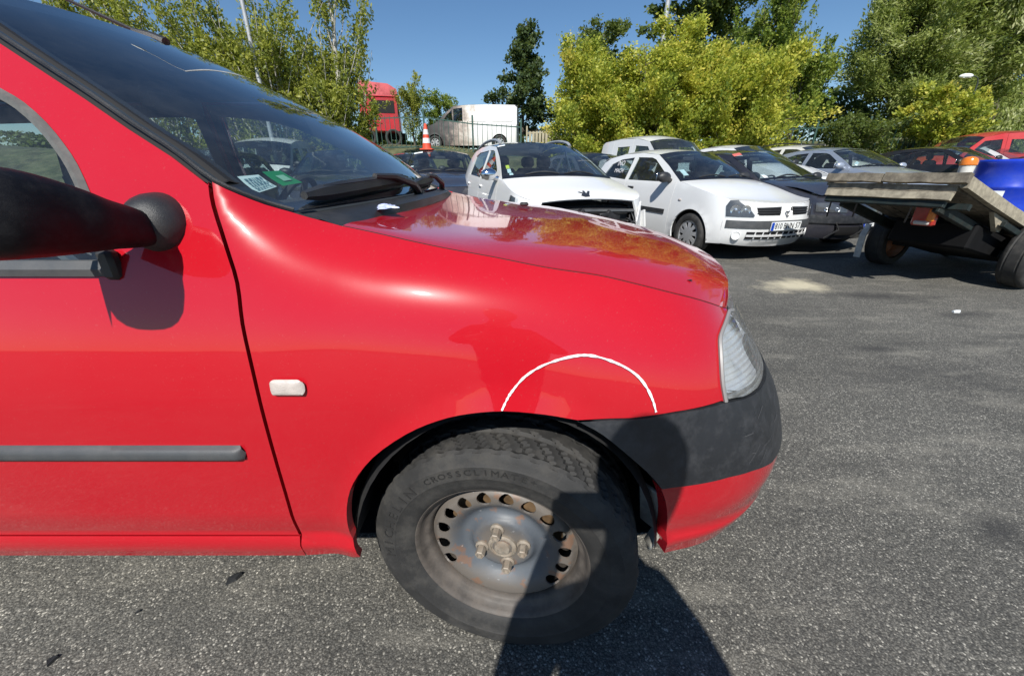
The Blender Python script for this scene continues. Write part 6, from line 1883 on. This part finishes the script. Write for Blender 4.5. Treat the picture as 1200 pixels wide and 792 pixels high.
# skeleton in person coordinates (y towards the red car)
hip = (0, -.02, .93); ch = []
hd = [(.018, .17, 1.37, .055), (.03, .20, 1.43, .055), (.042, .235, 1.485, .088), (.048, .255, 1.555, .098), (.048, .245, 1.625, .075)]
ch.append([(0, -.02, .93, (.085, .07)), (0, .02, 1.05, (.085, .07)), (0, .08, 1.19, (.11, .08)), (0, .13, 1.30, (.09, .07))]+hd)
PH = Vector((.071, -.028, 1.105))+W_   # phone centre (camera sits just in front of it)
hands = []
for s in (-1, 1):
    dx = .04*(s > 0); sh = (s*.118+dx+.03*(s < 0), .12, 1.27, .046); el = (s*.225+dx, .10, 1.03, .038)
    wr = Vector((PH.x+s*.098, PH.y-.055, PH.z-.045)); wrp = (wr.x, wr.y, wr.z, .030)
    pm = wr.lerp(Vector((PH.x+s*.082, PH.y-.018, PH.z-.012)), .6)
    arm = [(0, .13, 1.30, (.09, .07)), sh, ((sh[0]+el[0])/2+s*.006, .10, 1.155, .042), el, tuple((Vector(el[:3])+wr)/2)+(.040,), wrp, (pm.x, pm.y, pm.z, (.020, .034))]
    ch.append(arm)
    for k in range(4):
        z = .030-.019*k; ln = (.9, 1., .95, .75)[k]
        a = Vector((PH.x+s*.088, PH.y-.016, PH.z+z-.012)); b1 = Vector((PH.x+s*(.086), PH.y+.012*ln, PH.z+z-.006)); c1 = Vector((PH.x+s*(.068-.004*k), PH.y+.0135*ln, PH.z+z*.9-.004))
        ch.append([(pm.x, pm.y, pm.z, (.020, .034)), tuple(a)+(.0095,), tuple(b1)+(.0085,), tuple(c1)+(.0075,)])
    th1 = Vector((PH.x+s*.082, PH.y-.026, PH.z-.035)); th2 = Vector((PH.x+s*.052, PH.y-.024, PH.z-.012))
    ch.append([(wr.x, wr.y, wr.z, .030), tuple(wr.lerp(th1, .55)+Vector((0, -.006, 0)))+(.014,), tuple(th1)+(.0105,), tuple(th2)+(.0085,)])
    ft = s*.11
    ch.append([(0, -.02, .93, (.085, .07)), (s*.075, -.02, .84, .070), (s*.085, -.01, .66, .062), (s*.082, .01, .49, .050), (s*.082, -.02, .30, .048), (s*.082, -.05, .09, .042), (s*.085, -.02, .045, .045), (s*.10, .10, .035, .036), (s*.105, .16, .03, .026)])
body = skinned("body", ch, M_SKIN, 0, 2, per)
tor = [[(0, -.02, .68, (.19, .14)), (0, -.02, .80, (.175, .135)), (.02, -.02, .92, (.20, .13)), (.035, .02, 1.06, (.235, .12)), (.03, .08, 1.19, (.18, .12)), (0, .13, 1.29, (.11, .095)), (0, .165, 1.355, .068)]]
for s in (-1, 1):
    tor.append([(0, .13, 1.29, (.11, .095)), (s*.122+.04*(s > 0)+.03*(s < 0), .12, 1.27, .072), (s*.178+.04*(s > 0)+.012*(s < 0), .10, 1.155, .064), (s*.225+.04*(s > 0), .10, 1.03, .060), (lerp(s*.225+.04*(s > 0), PH.x+s*.098, .6), lerp(.10, PH.y-.055, .6), lerp(1.03, PH.z-.045, .6), .052)])
skinned("jacket", tor, M_SHIRT, 0, 2, per)
leg = [[(0, -.02, .95, (.135, .11)), (0, -.02, .90, (.135, .11))]]
for s in (-1, 1): leg.append([(0, -.02, .90, (.135, .11)), (s*.075, -.02, .84, .108), (s*.085, -.01, .66, .092), (s*.082, .01, .49, .078), (s*.082, -.02, .30, .076), (s*.082, -.045, .10, .070)])
skinned("jeans", leg, M_JEANS, 0, 2, per)
for s in (-1, 1): skinned("shoe", [[(s*.084, -.09, .05, .046), (s*.086, -.02, .05, .052), (s*.10, .10, .04, .046), (s*.107, .18, .032, .034)]], M_SHIRT, 0, 2, per)
skinned("hair", [[(.03, .165, 1.44, .055), (.035, .180, 1.49, .075), (.042, .200, 1.545, .090), (.047, .232, 1.585, .094), (.048, .262, 1.605, .084), (.048, .300, 1.605, .05)]], M_HAIR, 0, 2, per)
# face: brow and nose, eyes, mouth, ears as one child each
HC = Vector((.046, .255, 1.54)); fwd = Vector((0, .93, -.36)); upv = Vector((0, .36, .93))
b = MB(); b.ell(HC+fwd*.080-upv*.012, (.013, .018, .020), 8, 6); link("nose", b.build("nose", M_SKIN, mesh_only=True, smooth=80), M_SKIN, per)
for s in (-1, 1):
    b = MB(); b.ell(HC+fwd*.062+upv*.014+Vector((s*.030, 0, 0)), (.010, .008, .007), 8, 6); link("eye", b.build("eye", M_WHITE, mesh_only=True, smooth=80), M_WHITE, per)
    b = MB(); b.ell(HC+Vector((s*.078, -.01, 0)), (.010, .020, .032), 8, 6); link("ear", b.build("ear", M_SKIN, mesh_only=True, smooth=80), M_SKIN, per)
b = MB(); b.ell(HC+fwd*.066-upv*.048, (.022, .008, .006), 8, 5); link("mouth", b.build("mouth", None, mesh_only=True, smooth=80), simple("lips", (.4, .16, .13), .5), per)
# phone held in both hands, just behind the lens
ph = empty("phone", (.071, -.018, 1.105), rot=(radians(-23), 0, 0)); tag(ph, "dark phone held level in both hands of the photographer", "phone")
b = MB(); b.box((0, 0, 0), (.155, .008, .075), bev=.003); link("phone_case", b.build("phone_case", M_BLACK, mesh_only=True), M_BLACK, ph)
b = MB(); b.box((0, -.0045, 0), (.145, .001, .068)); link("screen", b.build("screen", None, mesh_only=True), simple("phone_screen", (.02, .02, .025), .1), ph)

# ================================================================ loose bits
def shard(name, label, x, y, pts, h, mat, rz=0., z=None, cat="debris"):
    b = MB(); n = len(pts); r_ = random.Random(len(label))
    q = [(px, py, .0005) for px, py in pts]; t = [(px*.85, py*.85, h*r_.uniform(.5, 1.2)) for px, py in pts]
    b.add(q+t, [tuple(range(n))[::-1], tuple(range(n, 2*n))]+[(i, (i+1) % n, (i+1) % n+n, i+n) for i in range(n)])
    o = b.build(name, mat, smooth=0); o.location = (x, y, yard_z(x, y)+.001 if z is None else z); o.rotation_euler = (0, 0, rz); tag(o, label, cat); return o
shard("plastic_shard", "bent black plastic shard lying below the red sill", -.83, .775, [(-.022, -.004), (-.010, .012), (.016, .010), (.024, -.006), (.004, -.012)], .012, M_PLAST, .9)
shard("plastic_shard", "small black shard on the asphalt nearest the picture's bottom edge", -1.14, .565, [(-.012, -.006), (-.004, .010), (.010, .007), (.012, -.006)], .009, M_PLAST, 1.3)
shard("plastic_shard", "tiny black chip on the asphalt between the two black shards", -1.03, .68, [(-.006, -.003), (0, .005), (.007, .001)], .005, M_PLAST, .4)
shard("foil_scrap", "pale scrap lying on the dark stain in front of the trailer", 3.85, 3.16, [(-.04, -.01), (-.02, .02), (.03, .018), (.045, -.005), (.01, -.02)], .015, M_WHITE, .2)
shard("foil_scrap", "single pale scrap on open asphalt right of the stain in front of the trailer", 4.42, 3.02, [(-.03, -.01), (-.01, .02), (.03, .01), (.02, -.015)], .012, M_WHITE, .8)
b = MB(); r_ = random.Random(8); rows = []
for i in range(7):
    rows.append([((i-3)*.009+r_.uniform(-.004, .004), (j-3)*.008+r_.uniform(-.004, .004), .006+.010*r_.random()*(1-abs(i-3)/3.5)) for j in range(7)])
b.grid(rows)
wr_ = b.build("crumpled_wrapper", simple("pale_blue_wrapper", (.50, .55, .80), .4, vary=.2, scale=60), smooth=0)
wr_.location = (-.298, YC-.50, 1.032); wr_.rotation_euler = (.1, -.1, .6); tag(wr_, "crumpled pale blue wrapper lying at the rear edge of the red bonnet", "wrapper")
